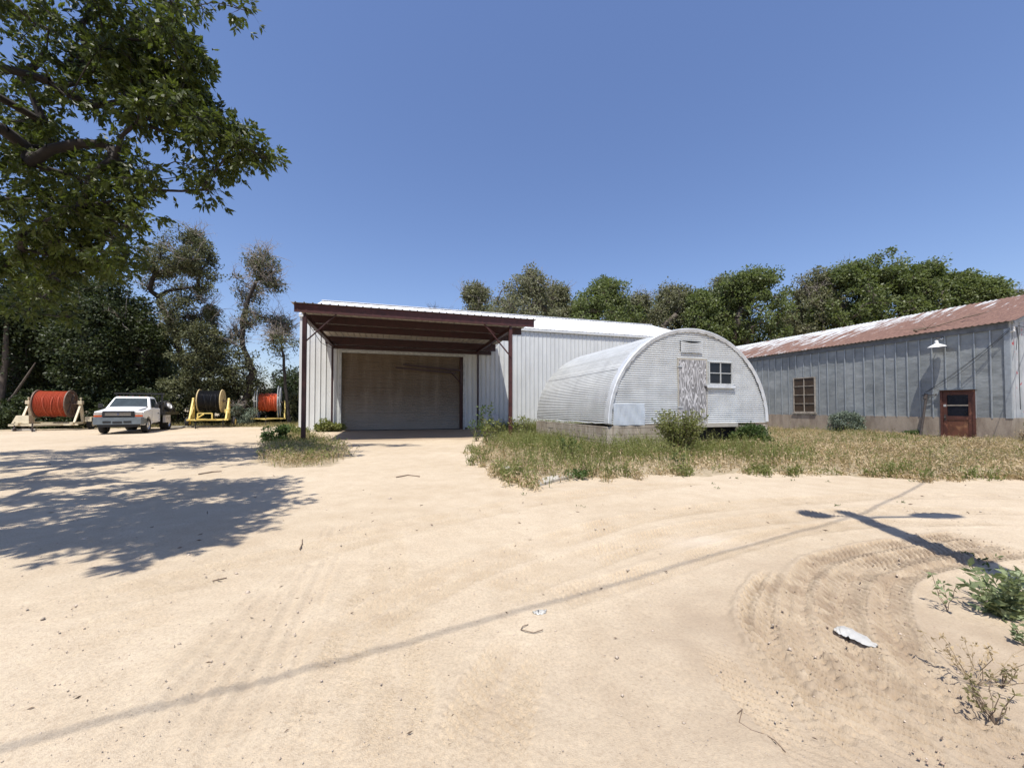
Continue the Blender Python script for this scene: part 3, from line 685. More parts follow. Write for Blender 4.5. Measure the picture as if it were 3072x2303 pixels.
# roof of corrugated sheets running from eave to ridge
def corr_roof(mb, y0, y1, xa, za, xb, zb, p=.19, h=.022):
    n = int((y1-y0)/p*4); vs = []; 
    for i in range(n+1):
        y = y0+(y1-y0)*i/n; d = h*.5*math.sin(i/4*2*math.pi*1.0)+h*.5*(1 if i % 4 in (1,) else 0)
        e = .03*vnoise(np.array([y*1.4]), np.array([2.0]), 71)[0]
        for s in (0, .33, .66, 1): vs.append((xa+(xb-xa)*s + (e if s == 0 else 0), y, za+(zb-za)*s+d+.018*float(vnoise(np.array([y*.7]), np.array([s*4.]), 72)[0])))
    mb.add(vs, [(4*i+k, 4*i+4+k, 4*i+5+k, 4*i+1+k) for i in range(n) for k in range(3)])
mb = MB(); corr_roof(mb, -.25, RL+.2, -.22, EH+.035-.22*.34, RA, EH+RR+.05); corr_roof(mb, -.25, RL+.2, 12.2, EH+.03-.068, RA, EH+RR+.045)
rf = mb.build('roof', M['rusty_roof'], rb, smooth=False)
mb = MB(); mb.bar((-.2, -.22, EH-.10+.0), (RA, -.22, EH+RR-.03), .03, .13); mb.build('barge_board', M['fascia'], rb)
# window
mb = MB(); f = .05; x0 = -.05
mb.box(x0, .03, W0, W0+f, WZ0, WZ1); mb.box(x0, .03, W1-f, W1, WZ0, WZ1); mb.box(x0, .03, W0+f, W1-f, WZ1-f, WZ1); mb.box(x0-.02, .03, W0+f, W1-f, WZ0-.02, WZ0+f)
wm = (W0+W1)/2; mb.box(x0+.008, .02, wm-.02, wm+.02, WZ0+f, WZ1-f)
for q in (1, 2, 3):
    zz = WZ0+(WZ1-WZ0)*q/4; mb.box(x0+.01, .02, W0+f, wm-.02, zz-.018, zz+.018); mb.box(x0+.01, .02, wm+.02, W1-f, zz-.018, zz+.018)
wn = mb.build('window', M['frame_old'], rb)
mb = MB()
for q in range(4):
    zz = WZ0+(WZ1-WZ0)*q/4
    for ya, yb in ((W0+.03, wm), (wm, W1-.03)):
        tl = random.uniform(-.006, .006); mb.add([(-.012+tl, ya, zz+.03), (-.012-tl, yb, zz+.03), (-.012-tl, yb, zz+.5), (-.012+tl, ya, zz+.5)], [(0,1,2,3)])
mb.build('pane', M['glass_brown'], wn)
MB().box(-.10, .02, W0-.06, W1+.06, WZ0-.09, WZ0-.022).build('sill', M['frame_old'], wn)
# door
mb = MB(); zt = 2.10
mb.box(-.075, .06, D0-.05, D0+.03, -.15, zt+.05); mb.box(-.075, .06, D1-.03, D1+.05, -.15, zt+.05); mb.box(-.075, .06, D0+.03, D1-.03, zt-.02, zt+.05)
df = mb.build('door_frame', M['door_brown'], rb)
MB().box(-.17, .02, D0-.09, D1+.09, zt+.052, zt+.078).build('drip_cap', M['fascia'], df)
a, b_ = D0+.035, D1-.035; mb = MB(); 
mb.box(-.05, -.01, a, a+.13, -.12, zt-.025); mb.box(-.05, -.01, b_-.13, b_, -.12, zt-.025); mb.box(-.049, -.01, a+.13, b_-.13, zt-.16, zt-.025)
mb.box(-.049, -.01, a+.13, b_-.13, .84, 1.0); mb.box(-.049, -.01, a+.13, b_-.13, -.12, .08)
dr = mb.build('door', M['door_brown'], rb)
MB().box(-.03, -.012, a+.13, b_-.13, .08, .84).build('lower_panel', M['door_panel'], dr)
mb = MB(); mb.box(-.022, -.014, a+.13, b_-.13, 1.0, zt-.16); mb.build('pane', M['glass_dark'], dr)
MB().box(-.046, -.012, a+.13, b_-.13, 1.45, 1.50).build('glazing_bar', M['frame_old'], dr)
mb = MB(); mb.lathe([(.005,0),(.03,.0),(.034,.025),(.018,.05),(.005,.052)], (-.052, b_-.065, .92), (-1,0,0), 12); mb.box(-.056, -.05, b_-.10, b_-.03, .8, 1.06); mb.build('handle', M['rust_stand'], dr, smooth=True)
MB().box(-.056, -.05, b_-.11, b_-.02, 1.42, 1.52).build('notice', M['frame_pale'], dr)
# barn lamp on a gooseneck
lc = Vector((-.42, 1.98, 4.24))
lt = thing('barn_lamp', 'white enamel barn lamp on a bent arm over the brown door', 'lamp', W(RU, RV+1.98, 4.6), ROT)
lp = MB(); lp.lathe([(.305,-.14),(.30,-.125),(.20,-.06),(.10,-.01),(.065,.02),(.06,.13),(.02,.16)], (-.42, 0, -.34), (-.10,0,1), 28, cap=False); lp.lathe([(.300,-.141),(.195,-.066),(.095,-.016),(.0,-.01)], (-.42, 0, -.34), (-.10,0,1), 28, cap=False)
lp.build('lamp_shade', M['white_enamel'], lt, smooth=True)
MB().tube([(0.0, 0, -.08), (-.12, 0, -.04), (-.28, 0, -.05), (-.40, 0, -.10), (-.42, 0, -.18)], .016, 8).build('gooseneck', M['rust_stand'], lt, smooth=True)
MB().lathe([(.02,0),(.06,0),(.055,.03),(.02,.035)], (-.02, 0, -.08), (-1,0,0), 14).build('wall_plate', M['galv_pipe'], lt)
MB().lathe([(.0,-.13),(.035,-.11),(.04,-.07),(.02,-.02)], (-.42, 0, -.34), (0,0,1), 12).build('bulb', M['headlight'], lt, smooth=True)
# leaning pipe stand
t = thing('leaning_pipe', 'dark rusty pipe stand leaning against the grey wall left of the brown door', 'pipe stand', W(RU-.62, RV+2.55, -.12), ROT)
MB().tube([(0,0,0),(.30,-.02,1.2),(.50,-.03,2.05)], .045, 10).build('pipe', M['rust_stand'], t, smooth=True)
mb = MB(); mb.tube([(.48,.12,2.07),(.5,-.30,2.10)], .018, 8); mb.tube([(.44,.0,1.9),(.5,-.02,2.14)], .06, 10); mb.lathe([(.03,0),(.03,.05)], (.5,-.33,2.10), (0,-1,0), 8); mb.build('clamp', M['rust_stand'], t)
t = thing('wheel_valve', 'small rusty rod lying against the foundation beside the leaning pipe', 'rod', W(RU-.5, RV+2.0, -.08), ROT)
MB().tube([(0,.5,.0),(-.02,-.1,.22)], .018, 6).lathe([(.03,-.02),(.035,.0),(.03,.02)], (-.02,-.1,.22), (0,-1,.3), 8).build('rod', M['rust_stand'], t)
# service insulator bracket + conduit at the corner
t = thing('service_bracket', 'white insulator bracket and drop wires at the corner of the grey building', 'wire bracket', W(RU+.1, RV-.05, 4.5), ROT)
mb = MB()
for dz in (0, -.07, -.14): mb.lathe([(.015,0),(.032,.01),(.032,.045),(.015,.055)], (-.14, -.10, .1+dz), (-.2,-.2,1), 10)
mb.box(-.15, .0, -.10, .0, -.05, -.03); mb.build('insulator', M['white_enamel'], t)
mb = MB(); mb.tube([(-.1,-.1,.1),(.15,-.08,.16),(.22,-.09,-.4),(.18,-.09,-1.6),(.20,-.09,-3.2)], .012, 6); mb.tube([(-.1,-.1,.06),(.05,-.1,.1),(.12,-.09,-.3),(.02,-.09,-.8)], .009, 6); mb.tube([(.3,-.06,.2),(1.5,-.05,.16)], .01, 6); mb.build('drop_wire', M['black'], t)
mb = MB()
for k, (sg, o_) in enumerate(((.25, 0), (.40, .05), (.15, -.06))):
    A_ = Vector((-.20, -.02, .08-k*.05)); B_ = Vector((-.16-.03*k, 2.55+.05*k, -2.35-.05*k))
    mb.tube([A_.lerp(B_, i/14) - Vector((.10*math.sin(i/14*math.pi), 0, sg*4*(i/14)*(1-i/14)*.8)) for i in range(15)], .0065, 5)
mb.build('slack_wire', M['black'], t)
# dead branch on the roof
t = thing('fallen_branch', 'bare dead branch lying on the rusty roof above the lamp', 'branch', W(RU+.25, RV+3.0, EH+.13), ROT)
mb = MB(); mb.tube([(0,0,.08),(.5,-.5,.22),(.95,-1.3,.5),(1.1,-1.9,.58)], [.03,.025,.018,.008], 6)
for a in ((.1,.9,.15),(.9,.3,.55),(-.1,-.7,.22),(.6,.5,.3)): mb.tube([(.25,-.25,.16),(a[0],a[1],a[2]+.1)], [.014,.004], 5)
for a in ((1.6,-1.2,.75),(.7,-1.9,.45),(1.4,-2.2,.72)): mb.tube([(.9,-1.2,.48),(a[0],a[1],a[2])], [.014,.004], 5)
mb.tube([(0,0,.05),(-.1,.06,.1)], [.07,.05], 7); mb.build('twigs', M['twig'], t)
# ------------------------------------------------------------------ lamp post behind the frame (its shadow is in the picture) and its wires
PB = Vector((3.72, 2.0, 0)); PT = Vector((3.62, 2.16, 7.6))
pole = thing('light_pole', 'wooden light pole with two lamp arms beside the yard, seen by its shadow', 'light pole', PB)
d = PT-PB
MB().tube([Vector((0,0,-.3)), d*.35+Vector((.02,.015,0)), d*.7+Vector((-.015,0,0)), d], [.15,.135,.12,.10], 14).build('pole', M['post_wood'], pole, smooth=True)
q = d*.89
mb = MB(); mb.tube([q, q+Vector((-.2,.10,.10)), q+Vector((-.34,.18,.12))], .03, 8); mb.tube([q, q+Vector((.30,.06,.05)), q+Vector((.75,.05,.12))], .03, 8); mb.build('arm', M['galv_pipe'], pole)
mb = MB(); mb.lathe([(.03,.16),(.09,.10),(.17,-.02),(.19,-.08),(.15,-.12),(.10,-.2),(.0,-.22)], q+Vector((-.42,.22,.10)), (0,0,1), 18); mb.build('lamp_head', M['galv_pipe'], pole, smooth=True)
mb = MB(); mb.add([], []); mb.lathe([(.0,0),(.07,.03),(.12,.2),(.13,.4),(.09,.6),(.0,.68)], q+Vector((.70,.06,.12)), (1,.04,.05), 16); mb.build('lamp_head', M['galv_pipe'], pole, smooth=True)
wt = d+PB-Vector((0,0,.35))
def wire(name, label, a, b, sag, r):
    a = Vector(a); b = Vector(b); t = thing(name, label, 'wire', a, 0, 'overhead service wires')
    pts = [a.lerp(b, i/24)-a-Vector((0,0,sag*4*(i/24)*(1-i/24))) for i in range(25)]
    MB().tube(pts, r, 6).build('cable', M['black'], t)
# ------------------------------------------------------------------ wires
cnr = W(RU+1.6, RV-.1, 4.75)
SH = Vector((math.sin(SUN_AZ), math.cos(SUN_AZ), 0))/math.tan(SUN_EL)
LW = Vector((4.39, 5.04, 0)) - 12.5*Vector((.878, .478, 0)) - 7.3*SH + Vector((0, .18, 7.3))
wire('overhead_wire', 'black service wire running from the light pole to the corner of the grey building', PB+d*.93, cnr, .75, .013)
wire('overhead_wire', 'black service wire running from the light pole out to the left over the yard', PB+d*.93, LW, .10, .011)
# ------------------------------------------------------------------ pickup
def wheel(parent, x, y, r, wd, name='wheel', rim='silver', side=1):
    mb = MB(); w2 = wd/2
    mb.lathe([(r*.60,-w2*.9),(r*.72,-w2),(r*.92,-w2),(r*.985,-w2*.8),(r,-w2*.4),(r,w2*.4),(r*.985,w2*.8),(r*.92,w2),(r*.72,w2),(r*.60,w2*.9)], (0,0,0), (1,0,0), 32, cap=False)
    o = mb.build(name, M['rubber'], parent, smooth=True); o.location = (x, y, r)
    mb = MB(); s = side
    mb.lathe([(r*.62,-w2*.8),(r*.62,0),(r*.62,w2*.8)], (0,0,0), (1,0,0), 28, cap=False)
    mb.lathe([(r*.62,w2*.82*s),(r*.56,w2*.55*s),(r*.40,w2*.45*s),(r*.30,w2*.72*s),(r*.15,w2*.85*s),(0.001,w2*.88*s)], (0,0,0), (1,0,0), 28, cap=False)
    mb.build('rim', M[rim], o, smooth=True)
    return o
tk = thing('pickup_truck', 'white flatbed pickup truck with grey bumper parked between the cable reels', 'pickup truck', (-20.72, 20.25, 0), R(28))
def side_body(mb, y_z, hw, arch=None):
    n = len(y_z); vs = []
    for x in (-hw, hw): vs += [(x, y, z) for y, z in y_z]
    mb.add(vs, [tuple(range(n)), tuple(range(2*n-1, n-1, -1))] + [(i, n+i, n+(i+1) % n, (i+1) % n) for i in range(n)])
def archpts(cy, r, z0, n=10): return [(cy+r*math.cos(a), z0+r*math.sin(a)) for a in [math.pi*i/n for i in range(n+1)]]
AX = .95
lower = [(.10,.62),(.08,1.05),(.14,1.17),(.5,1.22),(1.2,1.31),(1.25,1.32),(2.78,1.32),(2.80,.55)] + [(AX+.5,.50)] + [(AX+.48*math.cos(a), .42+.48*math.sin(a)) for a in [math.pi*(i/10) for i in range(11)]] + [(AX-.5,.52)]
mb = MB(); side_body(mb, lower, .96); mb.build('body', M['white_paint'], tk, bevel=.035)
mb = MB(); prof = [(.12,1.15),(.16,1.24),(.35,1.30),(.8,1.37),(1.28,1.43),(1.30,1.10)]
vs = []
for y, z in prof:
    hwid = .78 - .06*(1.28-y)
    for x in (-hwid, -hwid*.93, -hwid*.3, hwid*.3, hwid*.93, hwid): vs.append((x, y, z - (0 if abs(x) < hwid*.9999 else .06) + (.015 if abs(x) < hwid*.4 else 0)))
mb.add(vs, [(6*i+k, 6*i+k+1, 6*i+7+k, 6*i+6+k) for i in range(5) for k in range(5)])
mb.build('hood', M['white_paint'], tk, smooth=True)
# greenhouse
def ringz(z, hw, y0, y1): return [(-hw, y0, z), (hw, y0, z), (hw, y1, z), (-hw, y1, z)]
mb = MB(); vs = ringz(1.31, .94, 1.22, 2.78)+ringz(1.93, .75, 1.74, 2.68)+ringz(2.01, .68, 1.88, 2.62)
mb.add(vs, [(4*i+k, 4*i+(k+1) % 4, 4*i+4+(k+1) % 4, 4*i+4+k) for i in range(2) for k in range(4)]+[(8,9,10,11)])
mb.build('cab_roof', M['white_paint'], tk, bevel=.05)
def onface(p00, p10, p11, p01, off):
    a, b, c, d = map(Vector, (p00, p10, p11, p01)); n = (b-a).cross(d-a).normalized()*off; return [a+n, b+n, c+n, d+n]
def lerpq(q, u0, u1, v0, v1, off):
    a, b, c, d = map(Vector, q); P = lambda u, v: (a*(1-u)+b*u)*(1-v)+(d*(1-u)+c*u)*v
    pts = [P(u0, v0), P(u1, v0), P(u1, v1), P(u0, v1)]; n = (pts[1]-pts[0]).cross(pts[3]-pts[0]).normalized()*off; return [p+n for p in pts]
Q = [(-.94,1.22,1.31),(.94,1.22,1.31),(.75,1.74,1.93),(-.75,1.74,1.93)]
MB().add(lerpq(Q, .055, .945, .20, .97, .012), [(0,1,2,3)]).build('windscreen', M['glass_truck'], tk)
MB().add(lerpq(Q, .04, .96, .08, .20, .014), [(0,1,2,3)]).build('wiper_cowl', M['black'], tk)
for s in (1, -1):
    q = [(s*.94,1.22,1.31),(s*.94,2.78,1.31),(s*.75,2.68,1.93),(s*.75,1.74,1.93)]
    if s < 0: q = [q[1], q[0], q[3], q[2]]
    MB().add(lerpq(q, .12 if s > 0 else .12, .80 if s > 0 else .88, .12, .92, .012), [(0,1,2,3)]).build('side_window', M['glass_truck'], tk)
    mb = MB(); mb.tube([(s*.93,1.45,1.38),(s*1.12,1.42,1.42)], .018, 6); mb.box(min(s*1.08, s*1.26), max(s*1.08, s*1.26), 1.38, 1.45, 1.36, 1.60); mb.build('mirror', M['black'], tk, bevel=.02)
    dr = MB().box(min(s*.961, s*.966), max(s*.961, s*.966), 1.42, 1.428, .60, 1.20).box(min(s*.961, s*.966), max(s*.961, s*.966), 2.60, 2.608, .60, 1.20).box(min(s*.961, s*.966), max(s*.961, s*.966), 1.428, 2.60, .60, .606).build('door_seam', M['black'], tk)
    MB().box(min(s*.962, s*.985), max(s*.962, s*.985), 2.36, 2.52, 1.02, 1.07).build('door_handle', M['black'], tk)
    # lights
    mb = MB(); mb.box(min(s*.64, s*.94), max(s*.64, s*.94), .055, .12, .99, 1.14); mb.build('headlight', M['headlight'], tk, bevel=.012)
    mb = MB(); mb.box(min(s*.64, s*.95), max(s*.64, s*.95), .05, .12, .89, .98); mb.build('turn_signal', M['amber'], tk, bevel=.01)
mb = MB(); mb.box(-.62, .62, .0, .11, .87, 1.20); gr = mb.build('grille', M['black'], tk, bevel=.03)
mb = MB(); mb.box(-.55, .55, -.012, .02, .90, 1.16); mb.build('grille_opening', M['black'], gr)
mb = MB()
for z in (.985, 1.07): mb.box(-.50, .50, -.032, -.010, z-.011, z+.011)
mb.build('grille_bar', M['chrome'], gr)
MB().lathe([(.001,.0),(.05,.0),(.045,.01),(.001,.012)], (0,-.035,1.03), (0,-1,0), 20).build('emblem', M['blue_oval'], gr)
bp = MB().add([(-1.0,.12,.48),(-.92,-.12,.50),(.92,-.12,.50),(1.0,.12,.48),(-1.0,.12,.86),(-.92,-.10,.86),(.92,-.10,.86),(1.0,.12,.86)], [(0,1,5,4),(1,2,6,5),(2,3,7,6),(4,5,6,7),(3,2,1,0)]).add([(-1.0,.12,.5),(-1.0,.12,.79),(-1.0,.5,.79),(-1.0,.5,.52)], [(0,1,2,3)]).add([(1.0,.12,.5),(1.0,.5,.52),(1.0,.5,.79),(1.0,.12,.79)], [(0,1,2,3)]).build('bumper', M['bumper'], tk)
mb = MB(); mb.box(-.55, -.25, -.135, -.10, .58, .68); mb.box(.25, .55, -.135, -.10, .58, .68); mb.box(-.18, .18, -.135, -.10, .56, .66); mb.build('bumper_slot', M['black'], bp)
MB().box(-.80, .80, -.05, .25, .36, .50).build('air_dam', M['black'], tk)
mb = MB(); mb.box(-.7, .7, .3, 5.3, .42, .56); mb.box(-.9, .9, AX-.06, AX+.06, .35, .47); mb.build('chassis', M['black'], tk)
for k in range(5): MB().lathe([(.03,0),(.025,.025),(.0,.03)], ((k-2)*.24*(1.15), 1.90, 2.005), (0,-.2,1), 8).build('roof_light', M['amber' if k else 'amber'], tk)
for s in (-1, 1):
    wheel(tk, s*.84, AX, .40, .25, rim='silver', side=s); wheel(tk, s*.80, 4.45, .40, .42, rim='silver', side=s)
# flatbed
mb = MB(); mb.box(-1.12, 1.12, 2.95, 5.75, 1.00, 1.09); mb.box(-1.15, 1.15, 2.92, 3.0, .92, 1.12); mb.box(1.08, 1.16, 2.95, 5.75, .95, 1.14); mb.box(-1.16, -1.08, 2.95, 5.75, .95, 1.14); mb.box(-1.12, 1.12, 5.70, 5.78, .9, 1.14); mb.build('flatbed_deck', M['black'], tk)
mb = MB()
for x in (-1.02, -.35, .35, 1.02): mb.box(x-.03, x+.03, 2.90, 2.96, 1.0, 2.24)
mb.box(-1.12, 1.12, 2.88, 2.98, 2.17, 2.26); mb.box(-1.05, 1.05, 2.90, 2.96, 1.55, 1.61)
for i in range(15): mb.box(-1.0+i*.14, -.98+i*.14, 2.92, 2.94, 1.1, 2.2)
mb.build('headache_rack', M['black'], tk)
MB().box(1.02, 1.155, 3.05, 4.0, .48, .93).build('side_box', M['white_dusty'], tk, bevel=.01)
mb = MB(); mb.box(-1.0, .95, 3.0, 3.55, 1.09, 1.72); mb.build('tool_chest', M['black'], tk, bevel=.02)
mb = MB()
for k, (yy, zz) in enumerate(((3.12,.80),(3.34,.78),(3.56,.76),(3.8,.77))): mb.box(1.156, 1.159, yy, yy+.05, zz-.09+(k % 2)*.03, zz+.06)
mb.build('side_box_lettering', M['rust_stand'], tk)
sp = wheel(tk, 1.0, 4.2, .34, .2, 'spare_tyre', 'white_enamel', 1); sp.location = (.95, 4.25, 1.50); sp.rotation_euler = (0, R(-25), R(-20))
mb = MB(); mb.tube([(.9,4.9,1.1),(.9,4.9,1.35),(1.05,5.3,1.35),(1.05,5.3,1.1)], .03, 6); mb.box(.3, 1.0, 4.8, 5.5, 1.09, 1.3); mb.build('bed_gear', M['black'], tk)
# ------------------------------------------------------------------ cable reel trailers
def coil(mb, L, r, p, hump=0, seed=0):
    rr_ = random.Random(seed); prof = []; n = int(L/p)
    for i in range(n):
        x = -L/2+i*p; d = rr_.uniform(-.008, .008)
        for k in range(6): a = k/6; prof.append((r+d+.75*p*math.sin(math.pi*a)-.45*p, x+p*a))
    mb.lathe(prof, (0,0,0), (1,0,0), 48, cap=True)
def reel(root, x, y, z, L, rf, rc, mat_c, mat_f, style, p=.05):
    hub = MB().tube([(-L/2-.35,0,0),(L/2+.35,0,0)], .04, 10).build('axle', M['reel_steel'], root); hub.location = (x, y, z)
    mb = MB(); coil(mb, L*.97, rc, p); c = mb.build('cable_coil', M[mat_c], root, smooth=True); c.location = (x, y, z)
    mb = MB()   # loose windings
    for s0, s1 in ((-.2,.05),(.12,-.1),(.3,.36)):
        mb.tube([(L*(s0+(s1-s0)*t/20), (rc+.028)*math.cos(2.6+t*.19), (rc+.028)*math.sin(2.6+t*.19)) for t in range(21)], p*.45, 6)
    mb.build('loose_winding', M[mat_c], c, smooth=True)
    for s in (-1, 1):
        mb = MB(); X0 = s*L/2
        if style == 'disc':
            mb.lathe([(.10,-.025),(rf,-.025),(rf,.025),(.10,.025)], (X0,0,0), (1,0,0), 40, cap=False)
        elif style == 'ring':
            mb.lathe([(rf-.14,-.02),(rf,-.025),(rf,.025),(rf-.14,.02),(rf-.14,-.02)], (X0,0,0), (1,0,0), 40, cap=False); 
            mb.lathe([(.0,-.012),(rf*.82,-.012),(rf*.82,.012),(.0,.012)], (X0-s*.05,0,0), (1,0,0), 32, cap=False)
            for k in range(6): a = k*math.pi/3; mb.bar((X0,0,0), (X0, (rf-.1)*math.cos(a), (rf-.1)*math.sin(a)), .06)
        else:
            for dx in (0, s*.16):
                mb.tube([(X0+dx, rf*(1 if not dx else .93)*math.cos(a), rf*(1 if not dx else .93)*math.sin(a)) for a in [2*math.pi*i/36 for i in range(37)]], .028, 6)
            for k in range(6): a = k*math.pi/3+.3; mb.bar((X0,0,0), (X0, rf*math.cos(a), rf*math.sin(a)), .035); mb.bar((X0+s*.16,0,0), (X0+s*.16, rf*.93*math.cos(a), rf*.93*math.sin(a)), .03)
            mb.lathe([(.0,-.012),(rc*1.0,-.012),(rc*1.0,.012),(.0,.012)], (X0,0,0), (1,0,0), 28, cap=False)
        f = mb.build('reel_flange', M[mat_f], root); f.location = (x, y, z)
        if style == 'disc':
            for k in range(8): a = k*math.pi/4; MB().lathe([(.02,0),(.018,.02)], (X0+s*.025, rf*.6*math.cos(a), rf*.6*math.sin(a)), (s,0,0), 6).build('flange_bolt', M['reel_steel'], f)
            MB().lathe([(.14,0),(.13,.02),(.05,.03)], (X0+s*.025,0,0), (s,0,0), 16).build('hub_plate', M['reel_steel'], f)
# 1: white trailer, orange-red conduit
def at(px, Z): return ((px-1536)/F*Z, Z, 0)
t1 = thing('reel_trailer', 'white trailer carrying a reel of orange red conduit left of the truck', 'reel trailer', at(166, 23.8), R(28))
reel(t1, 0, 0, 1.62, 1.38, .86, .76, 'orange_pipe', 'reel_steel', 'ring', .066)
mb = MB(); hx = 1.12
mb.box(-1.5, 1.35, -.95, -.83, .30, .42); mb.box(-1.5, 1.5, 1.0, 1.12, .35, .47)
for s in (-1, 1): mb.box(s*hx-.07, s*hx+.07, -1.1, 1.3, .36, .50)
mb.bar((-.7,-.9,.36), (0,-2.2,.36), .09); mb.bar((.7,-.9,.36), (0,-2.2,.36), .09); mb.build('frame', M['cream'], t1)
for s in (-1, 1):
    mb = MB(); mb.bar((s*hx,.35,.45), (s*hx-s*.02,-.02,1.72), .13, .13, (1,0,0)); mb.bar((s*hx,-.75,.45), (s*hx,-.1,1.45), .09, .09, (1,0,0)); mb.box(s*hx-.09, s*hx+.09, -.16, .12, 1.60, 1.82); mb.build('upright', M['cream'], t1)
    MB().tube([(s*hx, -.02, 1.8), (s*hx, -.02, 2.02)], .035, 8).lathe([(.06,0),(.06,.05)], (s*hx,-.02,1.93), (0,0,1), 8).build('bearing_clamp', M['cream'], t1)
    wheel(t1, s*1.42, .55, .36, .22, rim='cream', side=s)
    mb = MB(); mb.box(s*1.42-.15, s*1.42+.15, .15, .95, .76, .80); mb.box(s*1.42-.15, s*1.42+.15, .13, .17, .50, .80); mb.box(s*1.42-.15, s*1.42+.15, .93, .97, .50, .80); mb.build('fender', M['cream'], t1)
MB().add([(-1.45,-.8,.45),(-.75,-.8,.45),(-.75,-.25,.45),(-1.45,-.25,.45),(-1.30,-.72,.92),(-.80,-.72,.92),(-.80,-.3,.92),(-1.30,-.3,.92)], [(4,5,6,7),(0,1,5,4),(1,2,6,5),(2,3,7,6),(3,0,4,7)]).build('tool_box', M['cream'], t1)
mb = MB(); mb.tube([(-1.2,-1.05,.0),(-1.2,-1.05,.55)], .03, 8); mb.lathe([(.10,-.04),(.12,0),(.10,.04)], (-1.2,-1.05,.12), (1,0,0), 14); mb.build('jack_wheel', M['rust_stand'], t1); mb = MB(); mb.tube([(0,-2.2,0),(0,-2.2,.5)], .035, 8); mb.build('jack_stand', M['rust_stand'], t1)
# timbers
for k, (px_, Z, L, rz, lb) in enumerate(((75, 22.6, 1.0, 20, 'short weathered timber lying before the white reel trailer'), (570, 26.4, 2.3, 12, 'long grey timber lying before the yellow trailer with black conduit'))):
    t = thing('timber', lb, 'timber', (*at(px_, Z)[:2], .02), R(rz)); MB().box(-L/2, L/2, -.09, .09, 0, .12).box(-L/2+.2, -L/2+.3, -.2, .2, -.03, .0).build('beam', M['wood_grey'], t, bevel=.01)
# 2: yellow trailer, black conduit
t2 = thing('reel_trailer', 'yellow trailer carrying a wooden reel of black conduit', 'reel trailer', at(634, 27.2), R(24))
reel(t2, 0, 0, 1.86, 1.30, .82, .72, 'black_pipe', 'reel_wood', 'disc', .06)
mb = MB(); hx = 1.02
mb.box(-1.15, 1.15, -.85, -.74, .50, .60); mb.box(-1.1, 1.1, .8, .9, .5, .6)
for s in (-1, 1): mb.box(s*hx-.06, s*hx+.06, -.9, 1.0, .50, .62)
for a, b_ in (((-.55,-.8,.6),(-.55,-.8,1.0)), ((-.55,-.8,1.0),(.25,-.8,1.0)), ((.25,-.8,1.0),(.25,-.8,.6)), ((-.7,-.9,.56),(-.1,-1.3,.95)), ((-.8,-.9,.56),(-.3,-2.2,.56)), ((.5,-.9,.56),(-.3,-2.2,.56))): mb.bar(a, b_, .07)
mb.build('frame', M['yellow'], t2)
for s in (-1, 1):
    mb = MB(); mb.bar((s*hx,-.75,.58), (s*hx,-.05,1.95), .09, .09, (1,0,0)); mb.bar((s*hx,.15,.58), (s*hx,.0,1.95), .11, .11, (1,0,0))
    mb.add([(s*hx-.012,-.6,.6),(s*hx-.012,.1,.6),(s*hx-.012,0,1.4),(s*hx+.012,-.6,.6),(s*hx+.012,.1,.6),(s*hx+.012,0,1.4)], [(0,1,2),(5,4,3),(0,3,4,1),(1,4,5,2),(2,5,3,0)])
    mb.lathe([(.10,-.05),(.10,.05)], (s*hx,-.02,1.97), (1,0,0), 14); mb.build('upright', M['yellow'], t2)
    wheel(t2, s*1.32, .1, .36, .22, rim='yellow', side=s)
MB().box(hx-.16, hx+.12, -.5, -.2, 1.02, 1.28).build('control_box', M['yellow'], t2, bevel=.01)
mb = MB(); mb.tube([(-.3,-2.1,0),(-.3,-2.1,.8)], .035, 8); mb.tube([(.9,-.9,.0),(.9,-.9,.55)], .03, 6); mb.bar((-1.1,-.8,.12), (1.1,-.8,.12), .05); mb.build('jack_stand', M['black'], t2)
# 3: yellow trailer, orange conduit on hoop reel
t3 = thing('reel_trailer', 'yellow trailer with tall hooped reel of bright orange conduit beside the shed', 'reel trailer', at(806, 31.3), R(27))
reel(t3, 0, 0, 1.84, 1.38, 1.32, .70, 'orange_pipe2', 'galv_pipe', 'hoop', .10)
mb = MB(); hx = 1.15
mb.box(-1.25, 1.25, -.9, -.8, .48, .57); mb.box(-1.2, 1.2, .8, .9, .48, .57)
for s in (-1, 1): mb.box(s*hx-.05, s*hx+.05, -.9, 1.0, .48, .59)
mb.bar((-.8,-.9,.53), (0,-2.0,.5), .07); mb.bar((.8,-.9,.53), (0,-2.0,.5), .07); mb.build('frame', M['yellow'], t3)
for s in (-1, 1):
    mb = MB(); mb.bar((s*hx,-.5,.55), (s*hx,-.03,1.9), .08, .08, (1,0,0)); mb.bar((s*hx,.4,.55), (s*hx,.03,1.9), .08, .08, (1,0,0)); mb.lathe([(.08,-.05),(.08,.05)], (s*hx,0,1.92), (1,0,0), 12); mb.build('upright', M['yellow'], t3)
    wheel(t3, s*1.5, .1, .34, .2, rim='reel_steel', side=s)
mb = MB(); mb.tube([(0,-1.95,0),(0,-1.95,.75)], .035, 8); mb.lathe([(.05,0),(.05,.04)], (0,-1.95,.75), (0,0,1), 8); mb.build('jack_stand', M['rust_stand'], t3)
